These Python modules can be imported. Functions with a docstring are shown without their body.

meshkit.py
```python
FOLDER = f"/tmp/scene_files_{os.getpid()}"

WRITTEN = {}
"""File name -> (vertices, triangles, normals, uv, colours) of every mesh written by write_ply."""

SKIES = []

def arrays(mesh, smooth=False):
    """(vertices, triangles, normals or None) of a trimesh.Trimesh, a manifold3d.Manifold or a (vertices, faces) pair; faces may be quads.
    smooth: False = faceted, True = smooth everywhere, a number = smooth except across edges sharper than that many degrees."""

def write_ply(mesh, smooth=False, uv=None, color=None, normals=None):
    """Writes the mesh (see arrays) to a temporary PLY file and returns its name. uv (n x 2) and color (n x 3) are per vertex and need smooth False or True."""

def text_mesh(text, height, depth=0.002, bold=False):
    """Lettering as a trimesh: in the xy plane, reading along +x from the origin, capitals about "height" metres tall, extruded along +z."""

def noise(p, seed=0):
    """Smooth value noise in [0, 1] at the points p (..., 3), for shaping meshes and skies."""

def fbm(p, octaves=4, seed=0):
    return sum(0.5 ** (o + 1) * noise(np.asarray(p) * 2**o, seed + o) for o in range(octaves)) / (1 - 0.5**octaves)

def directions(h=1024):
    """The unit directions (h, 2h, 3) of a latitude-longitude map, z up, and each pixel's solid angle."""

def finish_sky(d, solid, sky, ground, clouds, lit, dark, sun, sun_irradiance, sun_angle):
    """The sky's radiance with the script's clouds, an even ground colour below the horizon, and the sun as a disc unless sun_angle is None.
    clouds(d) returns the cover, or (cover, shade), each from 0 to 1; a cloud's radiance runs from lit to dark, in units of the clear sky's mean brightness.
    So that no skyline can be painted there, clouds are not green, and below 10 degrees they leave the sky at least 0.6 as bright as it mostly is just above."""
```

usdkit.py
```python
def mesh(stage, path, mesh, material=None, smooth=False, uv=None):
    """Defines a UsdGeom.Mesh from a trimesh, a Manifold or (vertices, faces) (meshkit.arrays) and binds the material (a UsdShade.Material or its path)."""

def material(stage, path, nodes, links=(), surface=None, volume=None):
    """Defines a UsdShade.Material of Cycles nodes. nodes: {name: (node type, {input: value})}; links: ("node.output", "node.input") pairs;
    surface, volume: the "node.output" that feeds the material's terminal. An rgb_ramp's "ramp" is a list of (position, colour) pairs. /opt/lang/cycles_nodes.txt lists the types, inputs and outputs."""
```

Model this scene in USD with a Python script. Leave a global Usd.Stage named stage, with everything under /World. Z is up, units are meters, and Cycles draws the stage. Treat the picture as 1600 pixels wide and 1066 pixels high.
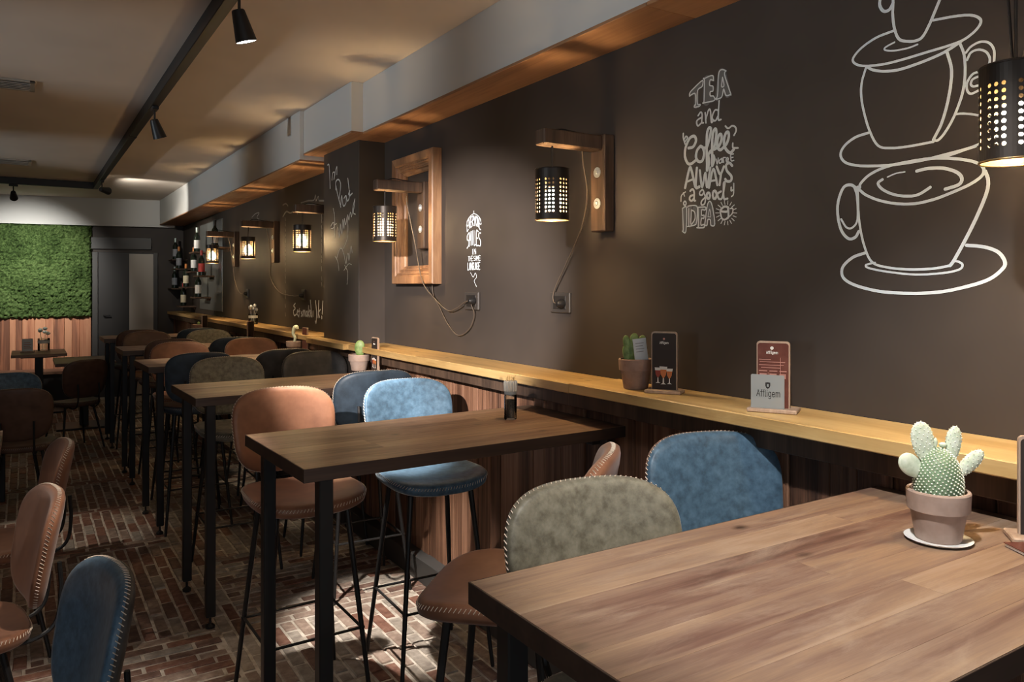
import math, random, colorsys
import numpy as np, trimesh, usdkit, meshkit
from pxr import Usd, UsdGeom, UsdLux, Gf, Sdf
from shapely.geometry import LineString, Polygon
from shapely.ops import unary_union

stage = Usd.Stage.CreateInMemory()
UsdGeom.SetStageUpAxis(stage, UsdGeom.Tokens.z)
UsdGeom.SetStageMetersPerUnit(stage, 1.0)
UsdGeom.Xform.Define(stage, '/World')
UsdGeom.Scope.Define(stage, '/World/Looks')
rng = random.Random(7)
nr = np.random.RandomState(5)

# ---------------------------------------------------------------- camera
AZ = math.radians(32.347)          # the view is turned this far from the wall's run (+y) towards the wall (+x)
SA, CA = math.sin(AZ), math.cos(AZ)
cam = UsdGeom.Camera.Define(stage, '/World/camera')
cam.CreateHorizontalApertureAttr(36.0); cam.CreateVerticalApertureAttr(36.0 * 1066 / 1600)
cam.CreateFocalLengthAttr(27.0); cam.CreateClippingRangeAttr(Gf.Vec2f(0.05, 200))
cam.CreateVerticalApertureOffsetAttr(-85 * 36 / 1600)
cam.CreateExposureAttr(0.0)
cam.AddTransformOp().Set(Gf.Matrix4d(CA, -SA, 0, 0, 0, 0, 1, 0, -SA, -CA, 0, 0, 0, 0, 1.6, 1))
def cam_depth(x, y): return x * SA + y * CA
def cam_px(x, y, z):
    d = x * SA + y * CA
    return 800 + 1200 * (x * CA - y * SA) / d, 448 + 1200 * (1.6 - z) / d

# ---------------------------------------------------------------- light
# cool fill from an added, unseen window behind the camera, and the spots, some added, and bulbs (in their builders)
SPOT = 2.0
BULB = 400.0
w_light = UsdLux.RectLight.Define(stage, '/World/window_daylight')
w_light.CreateWidthAttr(4.2); w_light.CreateHeightAttr(1.9); w_light.CreateIntensityAttr(1.6); w_light.CreateColorAttr(Gf.Vec3f(0.80, 0.90, 1.0))
w_light.AddTransformOp().Set(Gf.Matrix4d(1, 0, 0, 0, 0, 0, 1, 0, 0, -1, 0, 0, -0.9, -2.92, 1.55, 1))
dome = UsdLux.DomeLight.Define(stage, '/World/sky'); dome.CreateIntensityAttr(0.04); dome.CreateColorAttr(Gf.Vec3f(0.6, 0.75, 1.0))

def spot(path, pos, target, power, color=(1, 0.86, 0.68), angle=36, soft=0.5, radius=0.025):
    """a lamp's own beam, as a spot light at its lens"""
    l = UsdLux.SphereLight.Define(stage, path)
    l.CreateRadiusAttr(radius); l.CreateIntensityAttr(power * SPOT); l.CreateColorAttr(Gf.Vec3f(*color)); l.CreateNormalizeAttr(True)
    s = UsdLux.ShapingAPI.Apply(l.GetPrim()); s.CreateShapingConeAngleAttr(angle); s.CreateShapingConeSoftnessAttr(soft)
    z = np.array(pos, float) - np.array(target, float); z /= np.linalg.norm(z)
    x = np.cross([0.13, 1, 0.05], z); x /= np.linalg.norm(x); y = np.cross(z, x)
    l.AddTransformOp().Set(Gf.Matrix4d(*x, 0, *y, 0, *z, 0, *pos, 1))
    return l

# ---------------------------------------------------------------- scene helpers
counts = {}
def path_for(name, parent):
    base = (str(parent.GetPath()) if parent is not None else '/World') + '/'
    k = base + name; n = counts.get(k, 0); counts[k] = n + 1
    return k if n == 0 else f'{k}_{n:03d}'
def tag(p, label=None, cat=None, group=None, kind=None):
    for k, v in (('label', label), ('category', cat), ('group', group), ('kind', kind)):
        if v: p.SetCustomDataByKey(k, v)
    return p
def xf(prim, loc=(0, 0, 0), rz=0.0, tilt=0.0):
    x = UsdGeom.Xformable(prim)
    x.AddTranslateOp().Set(Gf.Vec3d(*map(float, loc)))
    if rz: x.AddRotateZOp().Set(float(rz))
    if tilt: x.AddRotateXOp().Set(float(tilt))
GROUPS = {'bar_stool': 'leather bar stools along the high tables', 'dining_chair': 'leather dining chairs of the low tables', 'bar_table': 'high wooden bar tables along the wall', 'low_table': 'low tables on the left',
          'wall_sconce': 'perforated lamps on wooden brackets along the dark wall', 'track_spotlight': 'black spotlights on the ceiling tracks', 'potted_cactus': 'small potted cacti', 'menu_stand': 'menu stands on tables and ledge',
          'wall_outlet': 'outlets along the dark wall', 'plug': 'black plugs in the wall outlets', 'power_cord': 'brown lamp cords on the dark wall', 'ceiling_vent': 'slatted vents in the ceiling', 'bottle_shelf': 'little wooden bottle shelves', 'lighting_track': 'black lighting tracks', 'wall_uplight': 'added uplights on the left wall'}
def thing(name, label=None, cat=None, loc=(0, 0, 0), rz=0.0, group=None, kind=None):
    p = UsdGeom.Xform.Define(stage, path_for(name, None)).GetPrim(); xf(p, loc, rz)
    return tag(p, label, cat, group or GROUPS.get(name), kind)
def obj(name, mesh, mat, parent=None, smooth=False, label=None, kind=None, cat=None, group=None):
    p = usdkit.mesh(stage, path_for(name, parent), mesh, mat, smooth).GetPrim()
    return tag(p, label, cat, group or (GROUPS.get(name) if parent is None else None), kind)
def dup(src, label, loc, rz=0.0, group=None):
    cd = src.GetCustomData()
    p = UsdGeom.Xform.Define(stage, path_for(src.GetName().rstrip('0123456789').rstrip('_'), None)).GetPrim()
    p.GetReferences().AddInternalReference(src.GetPath())
    x = UsdGeom.Xformable(p); x.ClearXformOpOrder()
    m = Gf.Matrix4d().SetRotate(Gf.Rotation(Gf.Vec3d(0, 0, 1), rz)); m.SetTranslateOnly(Gf.Vec3d(*map(float, loc)))
    x.AddTransformOp(opSuffix='place').Set(m)
    p.SetInstanceable(True)
    return tag(p, label, cd.get('category'), group or cd.get('group'))

# ---------------------------------------------------------------- mesh helpers
_cb = None
def _chamfer_topology():
    global _cb
    if _cb is None:
        s = [(x, y, z, k) for x in (-1, 1) for y in (-1, 1) for z in (-1, 1) for k in range(3)]
        p = np.array([[v * (1.0 if i == k else 0.8) for i, v in enumerate((x, y, z))] for x, y, z, k in s])
        h = trimesh.convex.convex_hull(p)
        idx = [int(np.argmin(((p - v) ** 2).sum(1))) for v in h.vertices]
        _cb = ([s[i] for i in idx], np.array(h.faces))
    return _cb
def box(x0, x1, y0, y1, z0, z1, b=0.003):
    sg, f = _chamfer_topology()
    c = np.array([(x0 + x1) / 2, (y0 + y1) / 2, (z0 + z1) / 2]); h = np.abs(np.array([x1 - x0, y1 - y0, z1 - z0])) / 2
    b = min(b, h.min() * 0.45)
    v = np.array([c + np.array([q[i] * (h[i] - (0 if i == q[3] else b)) for i in range(3)]) for q in sg])
    return trimesh.Trimesh(v, f, process=False)
def cat(*ms):
    ms = [m for m in ms if m is not None]
    return trimesh.util.concatenate(ms) if len(ms) > 1 else ms[0]
def rot(m, deg, axis, about=(0, 0, 0)):
    m.apply_transform(trimesh.transformations.rotation_matrix(math.radians(deg), axis, about)); return m
def move(m, *t):
    m.apply_translation(t); return m
def spline(pts, n=8, closed=False):
    p = np.asarray(pts, float)
    if len(p) < 3: return p
    e = np.vstack([p[-1], p, p[0], p[1]]) if closed else np.vstack([2 * p[0] - p[1], p, 2 * p[-1] - p[-2]])
    out = []
    for i in range(1, len(e) - 2):
        a, b, c, d = e[i - 1], e[i], e[i + 1], e[i + 2]
        for t in np.linspace(0, 1, n, endpoint=False):
            out.append(0.5 * (2 * b + (c - a) * t + (2 * a - 5 * b + 4 * c - d) * t * t + (3 * b - a - 3 * c + d) * t ** 3))
    if not closed: out.append(p[-1])
    return np.array(out)
def tube(pts, r, sides=8, caps=True, closed=False):
    p = np.asarray(pts, float); n = len(p)
    t = np.gradient(p, axis=0) if not closed else np.roll(p, -1, 0) - np.roll(p, 1, 0)
    t /= np.linalg.norm(t, axis=1, keepdims=True) + 1e-12
    a = np.cross(t[0], [0, 0, 1.0] if abs(t[0][2]) < 0.9 else [1.0, 0, 0]); a /= np.linalg.norm(a)
    A = []
    for k in range(n):
        a = a - t[k] * (a @ t[k]); a /= np.linalg.norm(a) + 1e-12; A.append(a)
    A = np.array(A); B = np.cross(t, A); ang = np.arange(sides) * 2 * np.pi / sides
    r = np.broadcast_to(np.asarray(r, float), (n,))
    v = (p[:, None] + r[:, None, None] * (np.cos(ang)[None, :, None] * A[:, None] + np.sin(ang)[None, :, None] * B[:, None])).reshape(-1, 3)
    f = []
    for i in range(n if closed else n - 1):
        i2 = (i + 1) % n
        for j in range(sides):
            j2 = (j + 1) % sides; q = (i * sides + j, i * sides + j2, i2 * sides + j2, i2 * sides + j)
            f += [(q[0], q[1], q[2]), (q[0], q[2], q[3])]
    if caps and not closed:
        v = np.vstack([v, p[0], p[-1]]); m = n * sides
        for j in range(sides):
            j2 = (j + 1) % sides
            f += [(m, j2, j), (m + 1, (n - 1) * sides + j, (n - 1) * sides + j2)]
    return trimesh.Trimesh(v, np.array(f), process=False)
def lathe(prof, sides=28):
    """profile [(radius, z)] from bottom to top, closed at the axis where radius is 0"""
    p = np.array(prof, float); ang = np.arange(sides) * 2 * np.pi / sides
    v = np.stack([p[:, 0:1] * np.cos(ang), p[:, 0:1] * np.sin(ang), np.repeat(p[:, 1:2], sides, 1)], -1).reshape(-1, 3)
    f = []
    for i in range(len(p) - 1):
        for j in range(sides):
            j2 = (j + 1) % sides; a, b, c, d = i * sides + j, i * sides + j2, (i + 1) * sides + j2, (i + 1) * sides + j
            if p[i, 0] > 1e-9: f.append((a, b, c))
            if p[i + 1, 0] > 1e-9: f.append((a, c, d))
    return trimesh.Trimesh(v, np.array(f), process=False)
def rings(rows, cap0=True):
    """skin over rows of points of equal length, first and last closed by a fan"""
    rows = [np.asarray(r, float) for r in rows]; n = len(rows[0]); v = np.vstack(rows + [rows[0].mean(0)[None], rows[-1].mean(0)[None]]); f = []
    for i in range(len(rows) - 1):
        for j in range(n):
            j2 = (j + 1) % n; a, b, c, d = i * n + j, i * n + j2, (i + 1) * n + j2, (i + 1) * n + j
            f += [(a, b, c), (a, c, d)]
    m = len(rows) * n
    for j in range(n):
        j2 = (j + 1) % n; f += ([(m, j2, j)] if cap0 else []) + [(m + 1, (len(rows) - 1) * n + j, (len(rows) - 1) * n + j2)]
    return trimesh.Trimesh(v, np.array(f), process=False)
def ellipsoid(rx, ry, rz, sub=3):
    m = trimesh.creation.icosphere(sub, 1.0); m.vertices = m.vertices * [rx, ry, rz]; return m
def strokes_on_wall(data, X, unit, lift=0.0008):
    """brush strokes given in millimetres (y, z) on the wall plane x = X, as thin raised paint"""
    geo = []
    for s in data:
        p = np.array(s[1:], float).reshape(-1, 2) / 1000.0; p[:, 0] *= -1
        q = spline(p, 5) if len(p) > 2 else p
        geo.append(LineString(q).buffer(s[0] * unit / 2, quad_segs=3))
    u = unary_union(geo).simplify(0.0003); ms = []
    for g in getattr(u, 'geoms', [u]):
        ms.append(trimesh.creation.extrude_polygon(g, lift, engine='earcut'))
    m = cat(*ms); v = m.vertices.copy()
    m.vertices = np.stack([X - v[:, 2], -v[:, 0], v[:, 1]], 1)
    return m
def text_at(text, height, mat4, depth=0.0006, sx=1.0, bold=False):
    m = meshkit.text_mesh(text, height, depth, bold); m.vertices = m.vertices * [sx, 1, 1]
    m.vertices[:, 0] -= (m.bounds[0][0] + m.bounds[1][0]) / 2
    m.apply_transform(mat4); return m

# ---------------------------------------------------------------- materials
LOOKS = {}
def look(name, nodes, links, surface='p.BSDF'):
    LOOKS[name] = usdkit.material(stage, '/World/Looks/' + name, nodes, links, surface=surface); return LOOKS[name]
def plain(name, col, rough=0.5, metallic=0.0, spec=0.5, emit=None, strength=0.0, **kw):
    p = dict(base_color=col, roughness=rough, metallic=metallic, specular_ior_level=spec, **kw)
    if emit: p.update(emission_color=emit, emission_strength=strength)
    return look(name, {'p': ('principled_bsdf', p)}, [])
def mottled(name, cols, scale=6.0, rough=0.5, bump=0.1, bscale=60.0, bdist=0.002, detail=4.0, spec=0.5, world=False, rand=0.0, sheen=0.0):
    """a ramp of colours driven by noise, with a fine bump"""
    src = 'g.position' if world else 't.object'
    nodes = {'g' if world else 't': ('geometry' if world else 'texture_coordinate', {}),
             'n': ('noise_texture', {'scale': scale, 'detail': detail, 'roughness': 0.6}),
             'r': ('rgb_ramp', {'ramp': list(zip(np.linspace(0.3, 0.7, len(cols)), cols))}),
             'n2': ('noise_texture', {'scale': bscale, 'detail': 3.0}),
             'b': ('bump', {'strength': bump, 'distance': bdist}),
             'p': ('principled_bsdf', {'roughness': rough, 'specular_ior_level': spec, 'sheen_weight': sheen})}
    links = [(src, 'n.vector'), (src, 'n2.vector'), ('n2.fac', 'b.height'), ('b.normal', 'p.normal'), ('r.color', 'p.base_color')]
    if rand:
        nodes.update({'o': ('object_info', {}), 'm': ('math', {'math_type': 'multiply_add', 'value2': rand, 'value3': -rand / 2}), 'a': ('math', {'math_type': 'add'})})
        links += [('o.random', 'm.value1'), ('m.value', 'a.value1'), ('n.fac', 'a.value2'), ('a.value', 'r.fac')]
    else: links.append(('n.fac', 'r.fac'))
    return look(name, nodes, links)
def wood(name, cols, stretch, rough=0.5, bump=0.25, bdist=0.001, rand=0.25, spec=0.4, fine=1.0, contrast=0.22, knots=0.0, wear=None):
    """grain running along the axis with the small stretch value; every plank takes its own piece of the grain and its own tone"""
    s = np.array(stretch, float)
    nodes = {'g': ('geometry', {}), 'o': ('object_info', {}),
             'off': ('math', {'math_type': 'multiply', 'value2': 53.0}),
             'sc': ('vector_math', {'math_type': 'multiply', 'vector2': tuple(s)}),
             'ad': ('vector_math', {'math_type': 'add'}),
             'n': ('noise_texture', {'scale': 1.0, 'detail': 5.0, 'roughness': 0.6, 'distortion': 0.6}),
             'fs': ('vector_math', {'math_type': 'multiply', 'vector2': tuple(np.where(s == s.min(), 2.0, 7.0))}),
             'f': ('noise_texture', {'scale': fine, 'detail': 4.0, 'roughness': 0.7}),
             'mx': ('math', {'math_type': 'multiply_add', 'value2': 0.35, 'value3': -0.175}),
             'a1': ('math', {'math_type': 'add'}),
             'rm': ('math', {'math_type': 'multiply_add', 'value2': rand, 'value3': -rand / 2}),
             'a2': ('math', {'math_type': 'add'}),
             'r': ('rgb_ramp', {'ramp': list(zip(np.linspace(0.5 - contrast, 0.5 + contrast, len(cols)), cols))}),
             'b': ('bump', {'strength': bump, 'distance': bdist}),
             'p': ('principled_bsdf', {'roughness': rough, 'specular_ior_level': spec})}
    links = [('o.random', 'off.value1'), ('g.position', 'sc.vector1'), ('sc.vector', 'ad.vector1'), ('off.value', 'ad.vector2'), ('ad.vector', 'n.vector'),
             ('ad.vector', 'fs.vector1'), ('fs.vector', 'f.vector'), ('f.fac', 'mx.value1'), ('n.fac', 'a1.value1'), ('mx.value', 'a1.value2'),
             ('o.random', 'rm.value1'), ('a1.value', 'a2.value1'), ('rm.value', 'a2.value2'), ('a2.value', 'r.fac'),
             ('f.fac', 'b.height'), ('b.normal', 'p.normal')]
    out = 'r.color'
    if wear:      # rubbed, paler blotches drawn out along the grain
        nodes.update({'ws': ('vector_math', {'math_type': 'multiply', 'vector2': tuple(np.where(s == s.min(), 3.2, 13.0))}), 'wn': ('noise_texture', {'scale': 1.0, 'detail': 6.0, 'roughness': 0.75, 'distortion': 0.4}),
                      'wr': ('map_range', {'from_min': 0.50, 'from_max': 0.72, 'to_min': 0.0, 'to_max': 0.55}), 'wm': ('mix_color', {'b': wear})})
        links += [('g.position', 'ws.vector1'), ('ws.vector', 'wn.vector'), ('wn.fac', 'wr.value'), ('wr.result', 'wm.fac'), (out, 'wm.a')]; out = 'wm.result'
    if knots:     # a few dark knots
        nodes.update({'ks': ('vector_math', {'math_type': 'multiply', 'vector2': tuple(np.where(s == s.min(), knots * 0.55, knots))}), 'kv': ('voronoi_texture', {'scale': 1.0, 'feature': 'f1'}),
                      'kr': ('map_range', {'from_min': 0.05, 'from_max': 0.13, 'to_min': 0.75, 'to_max': 0.0}), 'km': ('mix_color', {'b': tuple(np.array(cols[0]) * 0.45)})})
        links += [('g.position', 'ks.vector1'), ('ks.vector', 'kv.vector'), ('kv.distance', 'kr.value'), ('kr.result', 'km.fac'), (out, 'km.a')]; out = 'km.result'
    links.append((out, 'p.base_color'))
    return look(name, nodes, links)

M_WALL = mottled('wall_paint', [(0.044, 0.035, 0.030), (0.056, 0.045, 0.039), (0.068, 0.055, 0.048)], 1.3, 0.62, 0.08, 90, 0.001, 3, 0.35, world=True)
M_CEIL = mottled('ceiling_paint', [(0.62, 0.535, 0.46), (0.68, 0.59, 0.51), (0.73, 0.64, 0.56)], 0.8, 0.75, 0.05, 60, 0.001, 3, 0.2, world=True)
M_SOFFIT = plain('soffit_paint', (0.60, 0.60, 0.585), 0.7, spec=0.2)
M_TRIM = wood('soffit_wood', [(0.20, 0.095, 0.045), (0.33, 0.165, 0.08), (0.43, 0.235, 0.12)], (9, 0.7, 9), 0.55, rand=0.1)
M_LEDGE = wood('ledge_pine', [(0.36, 0.21, 0.075), (0.52, 0.33, 0.13), (0.62, 0.43, 0.19)], (11, 0.8, 11), 0.42, 0.15, rand=0.15, knots=9.0, wear=(0.66, 0.47, 0.22))
M_TABLE = wood('table_walnut', [(0.090, 0.046, 0.034), (0.15, 0.082, 0.060), (0.20, 0.125, 0.088), (0.26, 0.165, 0.105), (0.31, 0.215, 0.155)], (1.3, 17, 17), 0.42, 0.10, rand=0.30, contrast=0.25, knots=8.0, wear=(0.36, 0.27, 0.20))
M_TABLE_EDGE = wood('table_edge_walnut', [(0.030, 0.018, 0.014), (0.050, 0.029, 0.021), (0.070, 0.041, 0.029)], (1.1, 15, 15), 0.5, 0.12, rand=0.1)  # walnut darkened: the shade on the table edges is put into this colour
M_WAINS = wood('wainscot_oak', [(0.05, 0.023, 0.014), (0.13, 0.060, 0.034), (0.24, 0.115, 0.066), (0.37, 0.20, 0.125)], (26, 26, 0.9), 0.6, 0.8, 0.004, rand=0.34, fine=1.6, contrast=0.24)
M_REDWOOD = wood('far_planks', [(0.17, 0.07, 0.04), (0.40, 0.16, 0.085), (0.52, 0.25, 0.14)], (12, 12, 0.8), 0.55, 0.3, rand=0.5)
M_OLDWOOD = wood('bracket_wood', [(0.045, 0.027, 0.018), (0.085, 0.051, 0.033), (0.14, 0.085, 0.054)], (16, 16, 1.6), 0.6, 0.5, 0.002, rand=0.2)
M_FRAME = wood('frame_wood', [(0.17, 0.085, 0.045), (0.31, 0.165, 0.085), (0.43, 0.245, 0.13)], (20, 9, 3), 0.45, 0.3, 0.002, rand=0.1)
M_MORTAR = mottled('mortar', [(0.28, 0.235, 0.19), (0.46, 0.40, 0.335), (0.60, 0.53, 0.46)], 16, 0.85, 0.5, 120, 0.003, 4, 0.2, world=True)
M_BRICKS = []
for i, (a, b, c) in enumerate([((0.115, 0.052, 0.036), (0.19, 0.088, 0.06), (0.26, 0.15, 0.11)), ((0.08, 0.045, 0.036), (0.14, 0.078, 0.058), (0.21, 0.135, 0.105)),
                               ((0.17, 0.115, 0.088), (0.26, 0.185, 0.145), (0.37, 0.28, 0.225)), ((0.19, 0.155, 0.13), (0.28, 0.235, 0.195), (0.38, 0.325, 0.275))]):
    M_BRICKS.append(mottled(f'brick_{["red", "brown", "pale", "grey"][i]}', [a, b, c], 22, 0.62, 0.5, 70, 0.003, 5, 0.4, world=True))
M_IRON = plain('black_iron', (0.012, 0.011, 0.011), 0.45, spec=0.4)
M_IRON2 = plain('black_shade_metal', (0.030, 0.022, 0.017), 0.42, 0.5)
M_LINING = plain('shade_lining', (0.085, 0.056, 0.030), 0.55, 0.3)
M_BRASS = plain('shade_rim_metal', (0.42, 0.28, 0.13), 0.3, 0.9)
M_STEEL = plain('steel', (0.72, 0.76, 0.80), 0.42, 0.7)
M_THREAD = plain('thread', (0.62, 0.52, 0.42), 0.8)
M_THREAD_D = plain('thread_dark', (0.26, 0.22, 0.19), 0.8)
LEATHER = {
    'brown': mottled('brown_leather', [(0.155, 0.060, 0.029), (0.205, 0.084, 0.042), (0.255, 0.110, 0.058)], 9, 0.50, 0.12, 140, 0.001, 5, 0.4, sheen=0.15),
    'blue': mottled('blue_leather', [(0.034, 0.068, 0.105), (0.058, 0.114, 0.176), (0.088, 0.162, 0.24)], 40, 0.46, 0.12, 140, 0.001, 6, 0.45, sheen=0.15),
    'navy': mottled('navy_leather', [(0.020, 0.030, 0.042), (0.032, 0.048, 0.068), (0.045, 0.066, 0.092)], 14, 0.5, 0.12, 140, 0.001, 6, 0.4),
    'olive': mottled('olive_leather', [(0.075, 0.066, 0.044), (0.140, 0.127, 0.092), (0.195, 0.180, 0.135)], 40, 0.5, 0.12, 140, 0.001, 6, 0.4, sheen=0.15),
    'charcoal': mottled('charcoal_leather', [(0.035, 0.032, 0.030), (0.055, 0.050, 0.047), (0.08, 0.074, 0.07)], 14, 0.5, 0.12, 140, 0.001, 6, 0.4),
    'darkbrown': mottled('dark_brown_leather', [(0.06, 0.030, 0.020), (0.09, 0.048, 0.032), (0.12, 0.065, 0.045)], 10, 0.5, 0.12, 140, 0.001, 5, 0.4),
}
M_CHALK = plain('chalk_white', (0.74, 0.81, 0.86), 0.9, spec=0.1)
M_CHALK_D = plain('chalk_dim', (0.15, 0.145, 0.14), 0.9, spec=0.1)
M_CHALK_S = plain('chalk_soft', (0.60, 0.62, 0.61), 0.9, spec=0.1)  # white chalk toned down, for the weaker light on the TEA lettering
M_CHALK_M = plain('chalk_faded', (0.28, 0.275, 0.265), 0.9, spec=0.1)
M_TERRA = mottled('terracotta_grey', [(0.30, 0.215, 0.175), (0.36, 0.265, 0.22), (0.40, 0.30, 0.25)], 20, 0.75, 0.1, 150, 0.001, 4, 0.25)
M_TERRA_R = mottled('terracotta_red', [(0.24, 0.15, 0.115), (0.30, 0.195, 0.15), (0.34, 0.23, 0.185)], 20, 0.75, 0.1, 150, 0.001, 4, 0.25)
M_SOIL = mottled('soil', [(0.02, 0.014, 0.01), (0.05, 0.035, 0.025), (0.09, 0.07, 0.05)], 80, 0.9, 0.6, 200, 0.004)
M_CACTUS = mottled('cactus_green', [(0.10, 0.16, 0.085), (0.15, 0.23, 0.13), (0.20, 0.30, 0.18)], 30, 0.55, 0.1, 120, 0.001)
M_CACTUS_L = mottled('cactus_pale', [(0.50, 0.58, 0.42), (0.64, 0.71, 0.56), (0.75, 0.80, 0.68)], 60, 0.6, 0.2, 160, 0.001)
M_CACTUS_Y = mottled('cactus_leaf_green', [(0.09, 0.14, 0.035), (0.16, 0.24, 0.07), (0.27, 0.36, 0.13)], 30, 0.5, 0.1, 120, 0.001)
M_DOTS = plain('areole_white', (0.78, 0.80, 0.70), 0.9)
M_WHITE = plain('white_ceramic', (0.78, 0.78, 0.77), 0.25)
M_STANDWOOD = wood('stand_wood', [(0.30, 0.20, 0.14), (0.42, 0.30, 0.22), (0.52, 0.39, 0.29)], (30, 30, 4), 0.5, 0.1, rand=0.1)
M_CARD_DARK = plain('card_dark', (0.034, 0.024, 0.020), 0.55, spec=0.25)
M_CARD_RED = mottled('card_red', [(0.085, 0.028, 0.020), (0.12, 0.040, 0.029), (0.16, 0.058, 0.043)], 18, 0.25, 0.0)
M_CARD_GREY = plain('card_grey', (0.25, 0.265, 0.265), 0.5)
M_CARD_PALE = plain('card_pale', (0.52, 0.55, 0.56), 0.5)
M_CARD_MINT = plain('card_mint', (0.45, 0.52, 0.43), 0.5)
M_INK = plain('ink_black', (0.012, 0.010, 0.010), 0.6)
M_INK_W = plain('ink_white', (0.72, 0.70, 0.66), 0.6)
M_INK_P = plain('ink_pink', (0.42, 0.20, 0.16), 0.6)
M_BEER = plain('print_amber', (0.55, 0.17, 0.045), 0.5)
M_BEER_R = plain('print_red', (0.28, 0.04, 0.02), 0.5)
M_OUTLET = plain('outlet_grey_brown', (0.055, 0.047, 0.042), 0.4)
M_CORD = plain('brown_cord', (0.10, 0.075, 0.055), 0.45)
M_BULB = look('bulb_glow', {'e': ('emission', {'color': (1.0, 0.70, 0.36), 'strength': BULB})}, [], surface='e.emission')
M_LENS = look('spot_lens_glow', {'e': ('emission', {'color': (1.0, 0.93, 0.82), 'strength': 9.0})}, [], surface='e.emission')
M_GLASS = look('jar_glass', {'f': ('fresnel', {'IOR': 1.45}), 't': ('transparent_bsdf', {'color': (0.90, 0.92, 0.90)}), 'g': ('glossy_bsdf', {'color': (0.9, 0.9, 0.9), 'roughness': 0.08}), 'm': ('mix_closure', {})},
               [('f.fac', 'm.fac'), ('t.BSDF', 'm.closure1'), ('g.BSDF', 'm.closure2')], surface='m.closure')
M_CAP = plain('clear_cap', (0.86, 0.86, 0.82), 0.18, transmission_weight=0.55)
M_BOTTLE = plain('bottle_glass', (0.012, 0.018, 0.012), 0.08)
M_MOSS = look('moss', {'t': ('geometry', {}), 'n': ('noise_texture', {'scale': 34.0, 'detail': 6.0, 'roughness': 0.75}), 'n3': ('noise_texture', {'scale': 3.0, 'detail': 2.0}),
                       'a': ('math', {'math_type': 'multiply_add', 'value2': 0.3}), 'r': ('rgb_ramp', {'ramp': [(0.46, (0.010, 0.020, 0.005)), (0.60, (0.038, 0.068, 0.018)), (0.74, (0.085, 0.135, 0.042)), (0.92, (0.16, 0.22, 0.085))]}),
                       'p': ('principled_bsdf', {'roughness': 0.9, 'specular_ior_level': 0.15})},
              [('t.position', 'n.vector'), ('t.position', 'n3.vector'), ('n3.fac', 'a.value1'), ('n.fac', 'a.value3'), ('a.value', 'r.fac'), ('r.color', 'p.base_color')])
M_DOORDARK = plain('door_dark', (0.020, 0.017, 0.016), 0.5)
M_DOORGREY = plain('door_grey', (0.045, 0.042, 0.040), 0.5)
M_PANEL = plain('pale_panel', (0.42, 0.38, 0.33), 0.45)
M_SLATE = plain('grey_glass_panel', (0.16, 0.17, 0.165), 0.22)
M_VENT = plain('vent_grey', (0.40, 0.36, 0.31), 0.6)
M_BENCH = wood('bench_wood', [(0.10, 0.05, 0.03), (0.18, 0.09, 0.055), (0.24, 0.13, 0.08)], (1.2, 14, 14), 0.5, 0.2)
M_PEPPER = mottled('peppercorn', [(0.02, 0.014, 0.012), (0.06, 0.045, 0.04), (0.11, 0.085, 0.07)], 260, 0.8, 0.5, 260, 0.002)
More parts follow.
